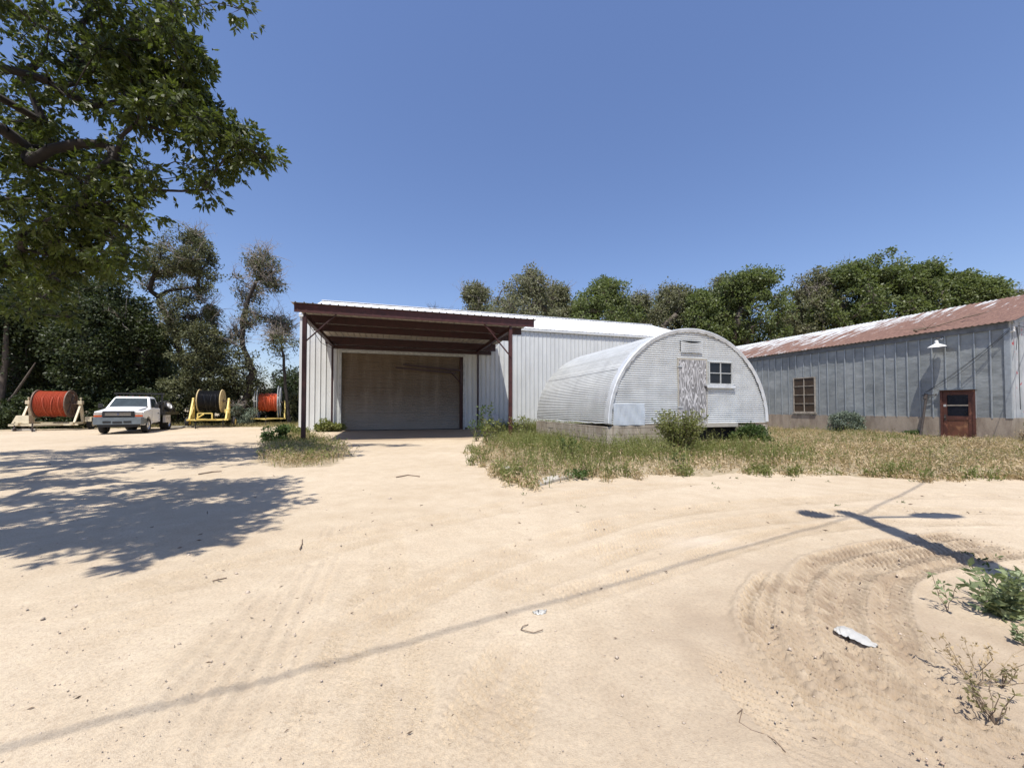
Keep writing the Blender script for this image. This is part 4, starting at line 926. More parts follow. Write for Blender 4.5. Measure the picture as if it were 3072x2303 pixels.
# ------------------------------------------------------------------ vegetation
def unit(a): return a/np.maximum(np.linalg.norm(a, axis=1, keepdims=True), 1e-9)
def leaves(cent, dirs, L, Wd, r=rng, fold=.25, up=0.0):
    n = len(cent); dirs = unit(dirs); rnd = unit(r.normal(size=(n, 3)) + np.array([[0,-.3*up,up]])); side = unit(np.cross(dirs, rnd)); nrm = np.cross(dirs, side)
    L = np.asarray(L).reshape(-1, 1); Wd = np.asarray(Wd).reshape(-1, 1)
    v = np.empty((n, 4, 3)); v[:,0] = cent; v[:,1] = cent+dirs*L*.45+side*Wd*.5+nrm*Wd*fold; v[:,2] = cent+dirs*L; v[:,3] = cent+dirs*L*.45-side*Wd*.5+nrm*Wd*fold
    return v.reshape(-1, 3)
def leaf_obj(name, V, mat, parent=None, **k):
    n = len(V)//4; return np_mesh(name, V, np.arange(n*4).reshape(n, 4), mat, parent, **k)
def tubes_np(A, B, ra, rb, n=5):
    d = unit(B-A); ref = np.where(np.abs(d[:,2:3]) < .9, np.array([[0,0,1.]]), np.array([[1.,0,0]])); x = unit(np.cross(d, ref)); y = np.cross(d, x)
    a = np.arange(n)*2*math.pi/n; ca, sa = np.cos(a), np.sin(a)
    ring = lambda P, r_: P[:,None,:] + (x[:,None,:]*ca[None,:,None] + y[:,None,:]*sa[None,:,None])*r_[:,None,None]
    V = np.concatenate([ring(A, ra), ring(B, rb)], 1); m = len(A); base = (np.arange(m)*2*n)[:,None]
    k = np.arange(n); f = np.stack([k, (k+1) % n, n+(k+1) % n, n+k], 1)
    return V.reshape(-1, 3), (base[:,:,None] + f[None]).reshape(-1, 4)
def skeleton(trunk, targets, r, rtip=.012, rmax=.3, jit=.12, droop=0.0, step=.6):
    """trunk: list of points; every target is joined to the closest part of the growing skeleton"""
    P = [np.array(trunk[0], float)]; par = [-1]
    for p in trunk[1:]:
        p = np.array(p, float); a = P[-1]; n = max(1, int(np.linalg.norm(p-a)/step))
        for i in range(n): P.append(a+(p-a)*(i+1)/n + (r.normal(size=3)*jit*.25 if i < n-1 else 0)); par.append(len(P)-2)
    ntr = len(P); tgt = np.array(targets); root = P[ntr//2]
    order = np.argsort(np.linalg.norm(tgt-P[ntr-1], axis=1)); tips = []
    for ti in order:
        t = tgt[ti]; A = np.array(P); dd = np.linalg.norm(A-t, axis=1) + np.maximum(0, A[:,2]-t[2]+.2)*1.2; dd[:max(1, ntr//3)] += 2
        j = int(np.argmin(dd)); a = P[j]; L = np.linalg.norm(t-a); n = max(1, int(L/step)); prev = j
        for i in range(n):
            s = (i+1)/n; q = a+(t-a)*s; q[2] += math.sin(s*math.pi)*L*(.10-droop); q = q + (r.normal(size=3)*jit*min(1, L) if i < n-1 else 0)
            P.append(q); par.append(prev); prev = len(P)-1
        tips.append(prev)
    P = np.array(P); par = np.array(par); cnt = np.zeros(len(P))
    for t in tips: cnt[t] += 1
    for i in range(len(P)-1, 0, -1): cnt[par[i]] += cnt[i]
    rad = np.clip(rtip*np.power(np.maximum(cnt, 1), .52), rtip, rmax); rad[0] *= 1.25
    idx = np.arange(1, len(P)); ra = np.minimum(rad[par[idx]], rad[idx]*1.5)
    return P[par[idx]], P[idx], ra, rad[idx], P, np.array(tips)
def twigs(centers, R_, n, r, rad=.01, up=.3, curve=.25, segs=3):
    A = []; B = []; ra = []; rb = []
    c = np.repeat(centers, n, 0); d = unit(r.normal(size=c.shape)+np.array([0,0,up])); L = R_*r.uniform(.5, 1.2, (len(c), 1)); p = c.copy()
    for s in range(segs):
        d = unit(d + r.normal(size=d.shape)*curve); q = p+d*L/segs; A.append(p); B.append(q); k = len(c)
        ra.append(np.full(k, rad*(1-s/segs))); rb.append(np.full(k, rad*(1-(s+1)/segs)+.0015)); p = q
    return np.concatenate(A), np.concatenate(B), np.concatenate(ra), np.concatenate(rb)
def clump_leaves(cen, rad, per, L, r, flat=.8, droop=.3, shell=.45):
    n = len(cen)*per; c = np.repeat(cen, per, 0); R_ = np.repeat(rad, per)[:,None]
    d = unit(r.normal(size=(n, 3))); k = (shell + (1-shell)*r.random((n, 1)))**.8; wob = 1+.35*np.sin(d[:,0:1]*5+c[:,0:1]*3)*np.sin(d[:,1:2]*4+c[:,2:3])
    p = c + d*R_*k*wob*np.array([[1,1,flat]])
    dr = d*.8 + r.normal(size=(n, 3))*.7 + np.array([[0,0,-droop]])
    sz = L*r.uniform(.6, 1.3, n); return leaves(p, dr, sz, sz*.62, r, up=1.3)
def sample_crown(ell, n, r, minr, maxr):
    """ell: (cx,cy,cz, rx,ry,rz, weight) local; clump centres biased to the surface"""
    out = []; rd = []; wts = np.array([e[6] if len(e) > 6 else e[3]*e[4]*e[5] for e in ell]); wts = wts/wts.sum()
    ch = r.choice(len(ell), n, p=wts)
    for c in ch:
        e = ell[c]; d = r.normal(size=3); d /= np.linalg.norm(d); k = r.uniform(.35, 1.0)**.5
        out.append([e[0]+d[0]*e[3]*k, e[1]+d[1]*e[4]*k, e[2]+d[2]*e[5]*k]); rd.append(r.uniform(minr, maxr))
    return np.array(out), np.array(rd)
def tree(name, label, x, y, trunk, ell, nclump, cr, per, L, leaf, bark, seed, group=None, dead=0, deadmat=None, twn=4, cat='tree', rtip=.02, rmax=.3, jit=.15, shell=.45, droop=.3, twr=.012):
    r = np.random.default_rng(seed); z = g(x, y)
    t = thing(name, label, cat, (x, y, z-.05), 0, group)
    cen, rad = sample_crown(ell, nclump, r, *cr)
    cen[:,2] = np.maximum(cen[:,2], .3)
    A, B, ra, rb, P, tips = skeleton(trunk, cen, r, rtip=rtip, rmax=rmax, jit=jit)
    A2, B2, a2, b2 = twigs(cen, np.repeat(rad, twn)[:,None]*.95, twn, r, twr)
    V, Fc = tubes_np(np.concatenate([A, A2]), np.concatenate([B, B2]), np.concatenate([ra, a2]), np.concatenate([rb, b2]))
    np_mesh('trunk', V, Fc, M[bark], t, smooth=True)
    if per: leaf_obj('crown', clump_leaves(cen, rad, per, L, r, shell=shell, droop=droop), M[leaf], t)
    if dead:
        hi = cen[np.argsort(-cen[:,2])][:max(3, len(cen)//2)]; pick = hi[r.choice(len(hi), dead)]
        A, B, ra, rb = twigs(pick, np.full((dead*7, 1), min(cr[1], 1.0)*2.3), 7, r, .032, up=.9, curve=.35, segs=5)
        A3, B3, a3, b3 = twigs(B[len(B)//5:len(B)*4//5][::2], .7, 2, r, .008, up=.4, curve=.5)
        V, Fc = tubes_np(np.concatenate([A, A3]), np.concatenate([B, B3]), np.concatenate([ra, a3]), np.concatenate([rb, b3]), 4)
        np_mesh('dead_branches', V, Fc, M[deadmat or 'bark_pale'], t)
    return t
def TX(px2, Z): return (px2*1.3888-1536)/F*Z
def TH_(py2, Z): return CAMH+(1224-py2*1.3888)/F*Z
# trees beyond the shed: (photo column, photo row of the top, depth, crown half width px, kind, seed, label)
BG = [
 (1026, 612, 46, 26, 'grey', 1, 'small thin grey green tree left of the tall tree over the shed roof'),
 (1135, 572, 45, 62, 'grey', 2, 'tall ragged tree with dead tops above the left part of the shed roof'),
 (1205, 610, 48, 34, 'grey', 3, 'pale wispy tree right behind the tall ragged tree over the shed roof'),
 (1302, 597, 46, 62, 'green', 4, 'round bright green tree above the middle of the shed roof'),
 (1385, 628, 50, 34, 'grey', 5, 'low grey brown tree between the round tree and the trees over the hut'),
 (1455, 612, 47, 50, 'grey', 6, 'dull green tree rising behind the far end of the shed roof'),
 (1520, 622, 45, 38, 'green', 7, 'lower green tree just above the top of the half round hut'),
 (1578, 592, 48, 36, 'grey', 8, 'slender grey green tree left of the tall dense tree over the hut'),
 (1632, 566, 45, 58, 'green', 9, 'tall dense green tree above the right side of the half round hut'),
 (1765, 578, 46, 44, 'grey', 10, 'thin greyish tree with bare top in the gap right of the tall dense tree'),
 (1845, 548, 44, 52, 'green', 11, 'green tree with grey top left of the highest crown over the rusty roof'),
 (1925, 541, 44, 58, 'green', 12, 'highest green crown over the middle of the rusty roof'),
 (2010, 560, 43, 46, 'green', 13, 'green tree with two pointed tops over the rusty roof'),
 (2080, 588, 42, 42, 'green', 14, 'spreading green tree over the upper part of the rusty roof'),
 (2140, 596, 42, 36, 'green', 15, 'light edged green tree sloping down to the right over the rusty roof'),
 (2200, 628, 44, 22, 'grey', 16, 'small sparse tree at the far right above the rusty roof'),
]
for (px, py, Z, hw, kind, sd, lb) in BG:
    x = TX(px, Z); h = TH_(py, Z); hwm = hw*1.3888/F*Z*1.12; r = np.random.default_rng(sd+100)
    cz = h*.62
    ell = [(0, 0, h*.66, hwm*1.2, hwm*1.0, h*.24, 4.5)]
    for k in range(5):
        a = r.uniform(0, 6.28); q = r.uniform(.2, .75)*hwm; s = r.uniform(.3, .5)*hwm
        ell.append((q*math.cos(a), q*math.sin(a)*.8, h - s*1.0 - abs(q)*.8*r.uniform(.5, 1.5), s*1.1, s, s*1.1, .5))
    ell.append((r.uniform(-.25, .25)*hwm, 0, h-hwm*.42, hwm*.36, hwm*.36, hwm*.42, .55))
    lean = r.uniform(-.8, .8)
    grey = kind == 'grey'
    tree('elm_tree' if grey else 'broadleaf_tree', lb, x, Z, [(0,0,0),(lean*.3,0,h*.18),(lean,.2,h*.4)], ell, 150 if grey else 170, (.45, 1.25), 85 if grey else 120, .26 if grey else .28,
         'leaf_grey' if grey else 'leaf_mid', 'bark', sd, 'trees beyond the shed and the old building', dead=(10 if sd in (2, 3, 10, 16, 1, 5) else 3) if grey else (2 if sd == 11 else 0), twn=5 if grey else 3, rtip=.035, rmax=.32, twr=.025)
FILL = [(1080, 640, 'faded tree filling the dip left of the tall ragged tree'), (1165, 634, 'faded tree in the dip right of the tall ragged tree'), (1250, 640, 'faded tree left of the round bright tree'), (1345, 632, 'faded tree right of the round bright tree'),
        (1420, 634, 'faded low tree over the right end of the shed roof'), (1490, 630, 'faded low tree over the hut crown left side'), (1555, 632, 'faded tree behind the slender grey green tree'), (1705, 655, 'faded tree low in the gap over the hut right side'), (1740, 640, 'faded tree low before the thin greyish tree'), (1795, 615, 'faded tree left behind the rusty roof trees')]
for k, (px, py, lb) in enumerate(FILL):
    Z = 54; h = TH_(py, Z); hwm = 52*1.3888/F*Z
    tree('faded_tree', lb, TX(px, Z), Z, [(0,0,0),(.3,0,h*.4)], [(0,0,h*.68,hwm,hwm*.6,h*.27,3),(-.4*hwm,0,h*.85,hwm*.4,hwm*.4,h*.13,.7),(.35*hwm,0,h*.88,hwm*.35,hwm*.4,h*.12,.7)], 80, (.6,1.4), 75, .32, 'leaf_grey' if k % 2 else 'leaf_mid', 'bark', 160+k, 'farther trees behind the tree row', rtip=.035, dead=3)
for k, (px, py, Z, lb) in enumerate(((935, 640, 50, 'bare dead treetop showing over the left end of the shed roof'), (975, 646, 51, 'second bare dead treetop, right of the first over the shed roof'))):
    h = TH_(py, Z); tree('dead_tree', lb, TX(px, Z), Z, [(0,0,0),(.2,0,h*.4),(0,.2,h*.7)], [(0,0,h*.8,1.1,1.0,h*.10,1)], 12, (.5, .8), 0, .2, 'leaf_grey', 'bark', 60+k, 'bare trees behind the shed', dead=8, deadmat='bark', rtip=.03)
# dark trees behind the vehicles
LF = [
 (20, 560, 27, 75, 'dark', 21, 'dark tree at the far left behind the white reel trailer'),
 (120, 545, 29, 75, 'dark', 22, 'big dark tree above the reel of orange red conduit'),
 (215, 575, 28, 70, 'dark', 23, 'big dark tree behind the cab of the white truck'),
 (290, 640, 29, 55, 'dark', 24, 'lower dark tree between the truck and the leaning elm'),
]
for (px, py, Z, hw, kind, sd, lb) in LF:
    x = TX(px, Z); h = TH_(py, Z); hwm = hw*1.3888/F*Z; r = np.random.default_rng(sd+100)
    ell = [(0, 0, h*.52, hwm, hwm, h*.42, 3.0), (0, 0, h*.80, hwm*.7, hwm*.7, h*.18, 1.1)]
    for k in range(4):
        a = r.uniform(0, 6.28); ell.append((hwm*.7*math.cos(a), hwm*.5*math.sin(a), h*r.uniform(.35, .8), hwm*.4, hwm*.4, hwm*.45, .5))
    tree('dark_tree', lb, x, Z, [(0,0,0),(.3*r.normal(),0,h*.2),(.6*r.normal(),.2,h*.5)], ell, 130, (.5, 1.2), 230, .19, 'leaf_dark', 'bark_dark', sd, 'dark trees behind the vehicles', twn=4, rtip=.025, rmax=.3, dead=2 if sd == 24 else 0)
# the leaning elm: limbs placed as in the photo
def elm(name, label, pxb, Z, trunk_px, blobs, seed, nper, per, L, leaf, dead, extra=None, cr=(.35, .75)):
    x0 = TX(pxb, Z)
    loc = lambda a, b, dy=0: (TX(a, Z+dy)-x0, dy, TH_(b, Z+dy))
    rr_ = random.Random(seed)
    ell = [(*loc(a, b, rr_.uniform(-1.2, 1.2)), r_*1.3888/F*Z, r_*1.3888/F*Z, r_*1.3888/F*Z*hz, r_*r_*wt) for (a, b, r_, hz, wt) in blobs]
    return tree(name, label, x0, Z, [loc(*p) for p in trunk_px], ell, nper, cr, per, L, leaf, 'bark_dark', seed, None, dead=dead, twn=6, rtip=.020, rmax=.24, jit=.1, twr=.014)
elm('leaning_elm_tree', 'ragged elm with leaning bare limbs behind the truck bed', 440, 29.6, [(455, 905), (452, 850, 0), (395, 785, .2), (372, 715, .3), (345, 660, 0)],
    [(395, 545, 48, 1.0, 1.3), (330, 560, 36, 1, .8), (420, 525, 30, 1, .9), (350, 610, 36, 1, .7), (400, 680, 48, 1.1, 1.3), (430, 745, 44, 1.3, 1.5), (450, 800, 45, 1.2, 1.6), (425, 600, 30, 1, .4), (470, 610, 26, 1, .35)], 31, 260, 170, .15, 'leaf_cedar', 26)
elm('half_dead_elm_tree', 'half dead elm with a curved dark trunk left of the shed', 535, 30, [(525, 915), (530, 860, 0), (545, 800, 0), (522, 745, .2), (520, 690, .1), (532, 645, 0), (552, 600, 0)],
    [(560, 570, 30, 1.1, 1.2), (580, 600, 22, 1, .8), (490, 590, 20, 1, .5), (540, 640, 28, 1, .8), (545, 690, 24, 1, .7), (600, 690, 26, .8, .7), (610, 740, 24, 1, .7), (520, 800, 36, 1.3, 1.4), (530, 850, 42, 1.2, 1.5), (500, 740, 24, 1.2, .5)], 32, 150, 100, .15, 'leaf_cedar', 60)
elm('bare_tree', 'thin bare tree close to the left corner of the shed', 610, 31, [(625, 915), (618, 850, 0), (612, 790, 0), (605, 730, 0)],
    [(610, 740, 26, 1.6, 1), (632, 760, 16, 1.5, .6), (600, 800, 20, 1.4, .7)], 33, 30, 10, .15, 'leaf_grey', 24)
# pale trunk at the far left
t = thing('slender_tree', 'pale slender tree trunk at the left edge of the picture behind the trailer', 'tree', (TX(4, 25.5), 25.5, 0))
MB().tube([(0,0,-.1),(-.1,0,2),(.12,0,4.4),(.0,.1,7.2)], [.22,.19,.15,.1], 9).tube([(-.02,0,1.3),(.7,.1,2.3),(1.6,.1,3.7),(1.9,.2,4.4)], [.1,.08,.06,.03], 7).build('trunk', M['bark'], t, smooth=True)
# undergrowth bushes
def bush(name, label, x, y, w_, d_, h, n, per, L, leaf, seed, group=None, cr=(.25, .5), cat='bush', twn=3, droop=.1, rot=0, dead=0):
    return tree(name, label, x, y, [(0,0,0),(0,0,h*.25)], [(0,0,h*.45,w_,d_,h*.55,1)], n, cr, per, L, leaf, 'bark_dark', seed, group, twn=twn, cat=cat, rtip=.008, rmax=.06, jit=.08, droop=droop, twr=.006, dead=dead)
UG = [(15, 25.5, 2.2, 2.2, 'leaf_dark'), (85, 26.5, 2.2, 2.8, 'leaf_dark'), (160, 26.5, 2.3, 2.4, 'leaf_dark'), (235, 27.5, 2.4, 2.8, 'leaf_dark'), (310, 28, 2.2, 3.0, 'leaf_dark'), (385, 29, 2.1, 3.6, 'leaf_cedar'), (455, 30, 1.9, 3.4, 'leaf_dark'),
      (515, 30.5, 1.6, 3.2, 'leaf_cedar'), (565, 33.5, 1.7, 3.0, 'leaf_dark'), (612, 34.5, 1.5, 3.4, 'leaf_dark'), (640, 33, 1.3, 2.6, 'leaf_cedar')]
ULB = ['dark bush at the left picture edge behind the reel trailer', 'dark bush right behind the orange red reel', 'dark bush in the gap between the reel trailer and the truck', 'dark bush behind the truck bonnet', 'dark bush behind the truck headache rack',
       'olive bush behind the spare tyre on the truck', 'dark bush left of the reel of black conduit', 'olive bush behind the reel of black conduit', 'dark bush between the two yellow trailers', 'dark bush behind the hooped orange reel', 'olive bush against the left corner of the shed']
for k, ((px, Z, w_, h, lf), lb) in enumerate(zip(UG, ULB)):
    bush('undergrowth_bush', lb, TX(px, Z), Z, w_, 1.3, h, 46, 200, .15, lf, 80+k, 'bushes along the tree line')
bush('grey_brush', 'pale silvery brush between the two yellow reel trailers', TX(522, 29), 29, .8, .6, 1.7, 22, 180, .10, 'leaf_juniper', 97, cr=(.2,.35), dead=3)
# second, farther row filling the wood
for k, (px, py, Z) in enumerate(((-40, 640, 36), (60, 650, 37), (160, 660, 38), (250, 690, 38), (340, 740, 40), (640, 800, 44))):
    x = TX(px, Z); h = TH_(py, Z); hwm = 55*1.3888/F*Z
    tree('far_dark_tree', ['hardly visible dark tree in the second row at the far left', 'dark tree in the second row behind the orange red reel', 'dark tree in the second row left of the truck', 'dark tree in the second row above the truck', 'dark tree in the second row behind the leaning elm', 'low dark tree far behind the bare tree by the shed'][k],
         x, Z, [(0,0,0),(0,0,h*.4)], [(0,0,h*.5,hwm,hwm*.7,h*.48,1)], 70, (.7,1.4), 150, .28, 'leaf_dark', 'bark_dark', 110+k, 'second row of dark trees', rtip=.03)
# ------------------------------------------------------------------ big tree reaching in from the left
tb = (-12.5, 6.8, 0)
r5 = np.random.default_rng(55)
big = thing('overhanging_tree', 'large ash tree whose leafy boughs reach in from the upper left', 'tree', tb)
vis = [  # photo (2212 wide) centre, radius px, depth, clumps
 (60,20,55,7.6,5),(130,60,60,7.4,8),(215,50,70,7.4,12),(300,50,60,7.2,10),(370,40,55,7.2,9),(415,90,34,7.1,5),(150,130,55,7.0,8),(235,140,65,7.0,11),(320,130,65,6.9,12),(395,150,48,6.8,8),(430,125,26,6.8,3),
 (270,215,55,6.5,9),(340,215,52,6.4,9),(405,225,48,6.2,8),(455,250,34,6.0,6),(440,190,22,6.2,2),(490,285,36,6.1,6),(535,318,34,6.1,7),(568,330,20,6.1,2),(420,285,30,6.1,4),(360,265,30,6.3,4),
 (438,372,30,5.9,5),(470,350,18,5.9,2),(425,345,14,5.7,1),(500,345,18,5.6,2),
 (30,170,40,7.4,3),(10,240,40,7.2,4),(70,250,45,7.0,5),(60,320,45,7.0,7),(130,300,40,6.9,4),(15,330,40,7.2,5),(150,350,36,6.7,4),(210,330,30,6.6,3),(110,400,50,7.0,9),(180,400,40,6.7,6),(235,365,34,6.5,5),(280,395,26,6.4,3),(320,375,24,6.3,3),
 (30,430,45,7.4,7),(60,490,45,7.6,8),(140,460,45,7.2,8),(210,450,42,6.9,7),(265,440,32,6.7,5),(300,455,20,6.6,2),(100,540,45,8.0,8),(180,520,45,7.6,8),(240,500,32,7.2,5),(265,540,26,7.4,3),(20,560,50,8.6,9),(80,600,50,9.0,8),(150,580,48,8.6,8),(210,570,40,8.2,5),(30,640,45,9.4,6),(120,640,40,9.4,4),(195,400,30,6.6,3),(522,-8,10,9.0,1),
]
cen = []; rad = []
for (a, b, rp, Z, n) in vis:
    if a > 360 and b < 280: a -= 22
    Z = 8.6 + max(0, (300-a))/260. if b < 480 else Z*1.15
    for i in range(max(1, int(n*.85))):
        q = r5.normal(size=3)*.55; Zz = Z+q[1]*.8; p = D(a+q[0]*rp, b+q[2]*rp, Zz); cen.append([p.x, p.y, p.z]); rad.append(r5.uniform(.28, .50))
off = [(-6.8,9.0,14.2,1.2,10),(-8.4,9.4,14.4,1.3,10),(-5.9,9.2,14.2,.7,6),(-9.8,9.6,14.2,1.3,9),(-10,8.5,12,2,6),(-12.5,8,12.5,2.4,8),(-15,9,11,2.4,6),(-16,6,9,2,6),(-9.5,5,8.8,1.6,10),(-7.2,3.8,7.6,1.0,8),(-6.6,3.0,5.6,.9,9),(-5.6,2.6,5.0,.6,7),(-5.2,1.9,4.8,.45,5),
       (-7.8,2.2,5.6,1.0,8),(-9.6,2.6,6.2,1.2,9),(-11,4,7.5,1.5,9),(-13.5,4,7.8,1.5,7),(-6.9,4.6,6.6,.8,8),(-8.6,4.4,7.4,1.0,8),(-5.4,3.6,5.4,.5,5),(-12,6,10,2,8),(-9,6.5,10.5,1.5,6),(-10.5,7.6,8.2,1.2,8),(-12.6,9.6,8,1.2,7),(-14.5,11,7,1.2,6),
       (-11.8,10.2,12.6,1.5,9),(-14,10.4,12.4,1.6,9),(-12.5,6.5,8.5,1.2,8),(-14.5,7.5,8.6,1.3,8),(-10.5,3.2,6.6,1.0,7),(-8.8,9.0,9.6,1.0,8),(-10.6,9.4,9.0,1.1,7)]
for (x, y, z, s, n) in off:
    if y < 4.3 or (x > -9 and z < 9): continue
    for i in range(n):
        q = r5.normal(size=3)*s*.5; p = [x+q[0], y+q[1], max(3.8, z+q[2]*.8)]; cen.append(p); rad.append(r5.uniform(.28, .5))
shpx = [(640,1040,2),(600,1060,3),(560,1045,2),(500,1060,3),(450,1050,3),(620,1085,3),(540,1100,3),(480,1100,3),(400,1080,3),(520,1135,2),(440,1130,3),(380,1120,3),(300,1100,3),(420,1160,2),(340,1170,2),(260,1150,3),(180,1130,3),
        (120,1160,2),(60,1150,2),(100,1110,3),(200,1080,3),(50,1080,3),(0,1120,3),(300,1050,3),(200,1040,3),(100,1040,4),(0,1040,4),(400,985,3),(300,990,4),(200,1000,4),(100,1000,5),(0,1000,5),(450,970,3),(520,965,3),(580,975,2),(640,960,2),(350,965,3),(250,970,4),(150,975,4),(50,975,5)]
for (a, b, n) in [(a_-50 if a_ > 420 and b_ > 1000 else a_, b_, n_) for a_, b_, n_ in shpx]:          # boughs above and outside the picture that shade the yard
    q0 = G(a*1.3888, b*1.3888); hh = 5.4 + r5.random()*1.2
    while hh < 16:
        p_ = q0-hh*SH
        if p_.x < -1.42*p_.y-1.1 or (hh-1.35-1.4) > 1.10*max(p_.y, .1): break
        hh += .35
    for i in range(n+4 if b > 1000 else n*2+3):
        h_ = hh+r5.normal()*.3; p_ = q0 - h_*SH; q = r5.normal(size=2)*.20; cen.append([p_.x+q[0], p_.y+q[1], h_]); rad.append(r5.uniform(.30, .48))
cen = np.array(cen)-np.array(tb); rad = np.array(rad)
Zr = 1/np.maximum(1, np.hypot(cen[:,0]+tb[0], cen[:,1]+tb[1])/9)
A, B, ra, rb_, P, tips = skeleton([(0,0,0),(.1,-.1,1.6),(.5,0,3.2),(1.1,-.1,4.8),(1.6,.1,6.6),(1.8,.6,8.6)], cen, r5, rtip=.0075, rmax=.14, jit=.06, droop=.02, step=.5)
A2, B2, a2, b2 = twigs(cen, np.repeat(rad, 7)[:,None]*1.0, 7, r5, .0075, up=-.1, curve=.3)
V, Fc = tubes_np(np.concatenate([A, A2]), np.concatenate([B, B2]), np.concatenate([ra, a2]), np.concatenate([rb_, b2]), 6)
np_mesh('trunk', V, Fc, M['bark_dark'], big, smooth=True)
# leaves: compound sprays hanging from the twigs
nsp = 25
sp = np.repeat(cen, nsp, 0); R_ = np.repeat(rad, nsp)[:,None]
d0 = unit(r5.normal(size=sp.shape)); base = sp + d0*R_*r5.uniform(.15, 1.05, (len(sp), 1))
axis = unit(d0*.7 + r5.normal(size=sp.shape)*.45 + np.array([[.15,0,-.55]]))
side = unit(np.cross(axis, r5.normal(size=sp.shape)))
allv = []
for k in range(7):
    tpos = .02+.028*(k//2); sg = 1 if k % 2 else -1
    dd_ = axis*(.65 if k < 6 else 1.0) + side*(sg*.75 if k < 6 else 0) + r5.normal(size=axis.shape)*.12 + np.array([[0,0,-.12]])
    L_ = r5.uniform(.085, .18, len(sp)); allv.append(leaves(base+axis*tpos, dd_, L_, L_*r5.uniform(.30, .52, len(sp)), r5, fold=.15, up=.5))
leaf_obj('crown', np.concatenate(allv), M['leaf_near'], big)
# ------------------------------------------------------------------ weeds and grass
def pts_in(poly, n, r):
    p = np.array(poly); lo, hi = p.min(0), p.max(0); out = np.empty((0, 2))
    while len(out) < n:
        q = r.uniform(lo, hi, (n*2, 2)); out = np.concatenate([out, q[inpoly(q[:,0], q[:,1], poly)]])
    return out[:n]
def blades(P, h, wd, r, lean=.35, kink=.3, z=None):
    """two-segment blades: 2 quads (second one tapering)"""
    n = len(P); z = (g0(P[:,0], P[:,1]) if z is None else z)-.01; b = np.stack([P[:,0], P[:,1], z], 1)
    a = r.uniform(0, 6.283, n); s = np.stack([np.cos(a), np.sin(a), np.zeros(n)], 1)*wd[:,None]*.5
    la = r.uniform(0, 6.283, n); l = r.uniform(0, lean, n); ld = np.stack([np.cos(la)*l, np.sin(la)*l, np.ones(n)], 1)
    m = b+ld*h[:,None]*.55; k2 = ld + np.stack([np.cos(la), np.sin(la), np.full(n, -.35)], 1)*r.uniform(0, kink*2, n)[:,None]; t = m+k2*h[:,None]*.45
    V = np.stack([b-s, b+s, m+s*.8, m-s*.8, m-s*.8, m+s*.8, t+s*.15, t-s*.15], 1).reshape(-1, 3); return V, t
def heads(T, L, r, droop=.6, per=1):
    n = len(T)*per; c = np.repeat(T, per, 0)+r.normal(size=(n, 3))*L*.35; d = r.normal(size=(n, 3))*.5+np.array([[.2,0,-droop]])
    l = L*r.uniform(.5, 1.2, n); return leaves(c, d, l, l*.33, r)
rw = np.random.default_rng(91)
VC = lambda u, v: (CU*u-SU*v, SU*u+CU*v)
def hfield(P):
    n = vnoise(P[:,0]*.9, P[:,1]*.9, 131)+.5*vnoise(P[:,0]*2.6, P[:,1]*2.6, 132); return np.clip(1+1.1*n, .35, 1.7)
# frontness: distance from the road edge makes the plants lower and drier
def edge_dist(P, poly):
    best = np.full(len(P), 1e9); n = len(poly)
    for i in range(n):
        a = np.array(poly[i]); b_ = np.array(poly[(i+1) % n]); d = b_-a; t = np.clip(((P-a)@d)/max(d@d, 1e-9), 0, 1); best = np.minimum(best, np.linalg.norm(P-a-t[:,None]*d, axis=1))
    return best
P = pts_in(WEED, 62000, rw); front = WEED[:19]
fd = np.full(len(P), 1e9)
for i in range(len(front)-1):
    a = np.array(front[i]); b_ = np.array(front[i+1]); d = b_-a; t_ = np.clip(((P-a)@d)/(d@d), 0, 1); fd = np.minimum(fd, np.linalg.norm(P-a-t_[:,None]*d, axis=1))
u_ = CU*P[:,0]+SU*P[:,1]; v_ = -SU*P[:,0]+CU*P[:,1]
inq = (u_ > QU-QR-.1) & (u_ < QU+QR+.1) & (v_ > QV-.05) & (v_ < QV+QL+.1); ok = ~inq & ~((u_ > RU-.05) & (v_ > RV-.1)) & (v_ < 24.4)
P = P[ok]; fd = fd[ok]; u_ = u_[ok]; v_ = v_[ok]
leftness = 1-sstep(5.5, 9.5, P[:,0]); gr = leftness*sstep(.3, 2.0, fd)*.78 + .45*vnoise(P[:,0]*.8, P[:,1]*.8, 133)*2 + .03
gr = np.clip(gr, .04, .96); edge_keep = rw.random(len(P)) < np.clip(.22+fd/1.0, 0, 1)
P = P[edge_keep]; fd = fd[edge_keep]; gr = gr[edge_keep]
fr_ = np.array(front[:18]); tc_ = fr_[rw.integers(0, 17, 150)]; tc2 = np.roll(fr_, -1, 0)[rw.integers(0, 17, 150)]; ii = rw.integers(0, 17, 150); f2 = rw.random((150, 1))
tuft = fr_[ii]*(1-f2)+fr_[ii+1]*f2 + np.stack([rw.normal(size=150)*.15, -rw.exponential(.14, 150)], 1); nt_ = rw.integers(4, 34, 150); TP = np.repeat(tuft, nt_, 0)+rw.normal(size=(nt_.sum(), 2))*.06
P = np.concatenate([P, TP]); fd = np.concatenate([fd, np.full(len(TP), .5)]); gr = np.concatenate([gr, np.repeat(rw.choice([.05, .3, .95], 150), nt_)])
bare = vnoise(P[:,0]*1.5, P[:,1]*1.5, 180) + .5*vnoise(P[:,0]*4, P[:,1]*4, 181); kk = (bare > -.20) | (rw.random(len(P)) < .35) | (fd > 3); P = P[kk]; fd = fd[kk]; gr = gr[kk]
sel = rw.random(len(P)); hf = hfield(P)*np.clip(.35+fd*.55, .3, 1)
isg = sel < gr
Pg = P[isg]; hg = (.16+.26*rw.random(len(Pg)))*hf[isg]*(1+.35*(Pg[:,0] < 8))
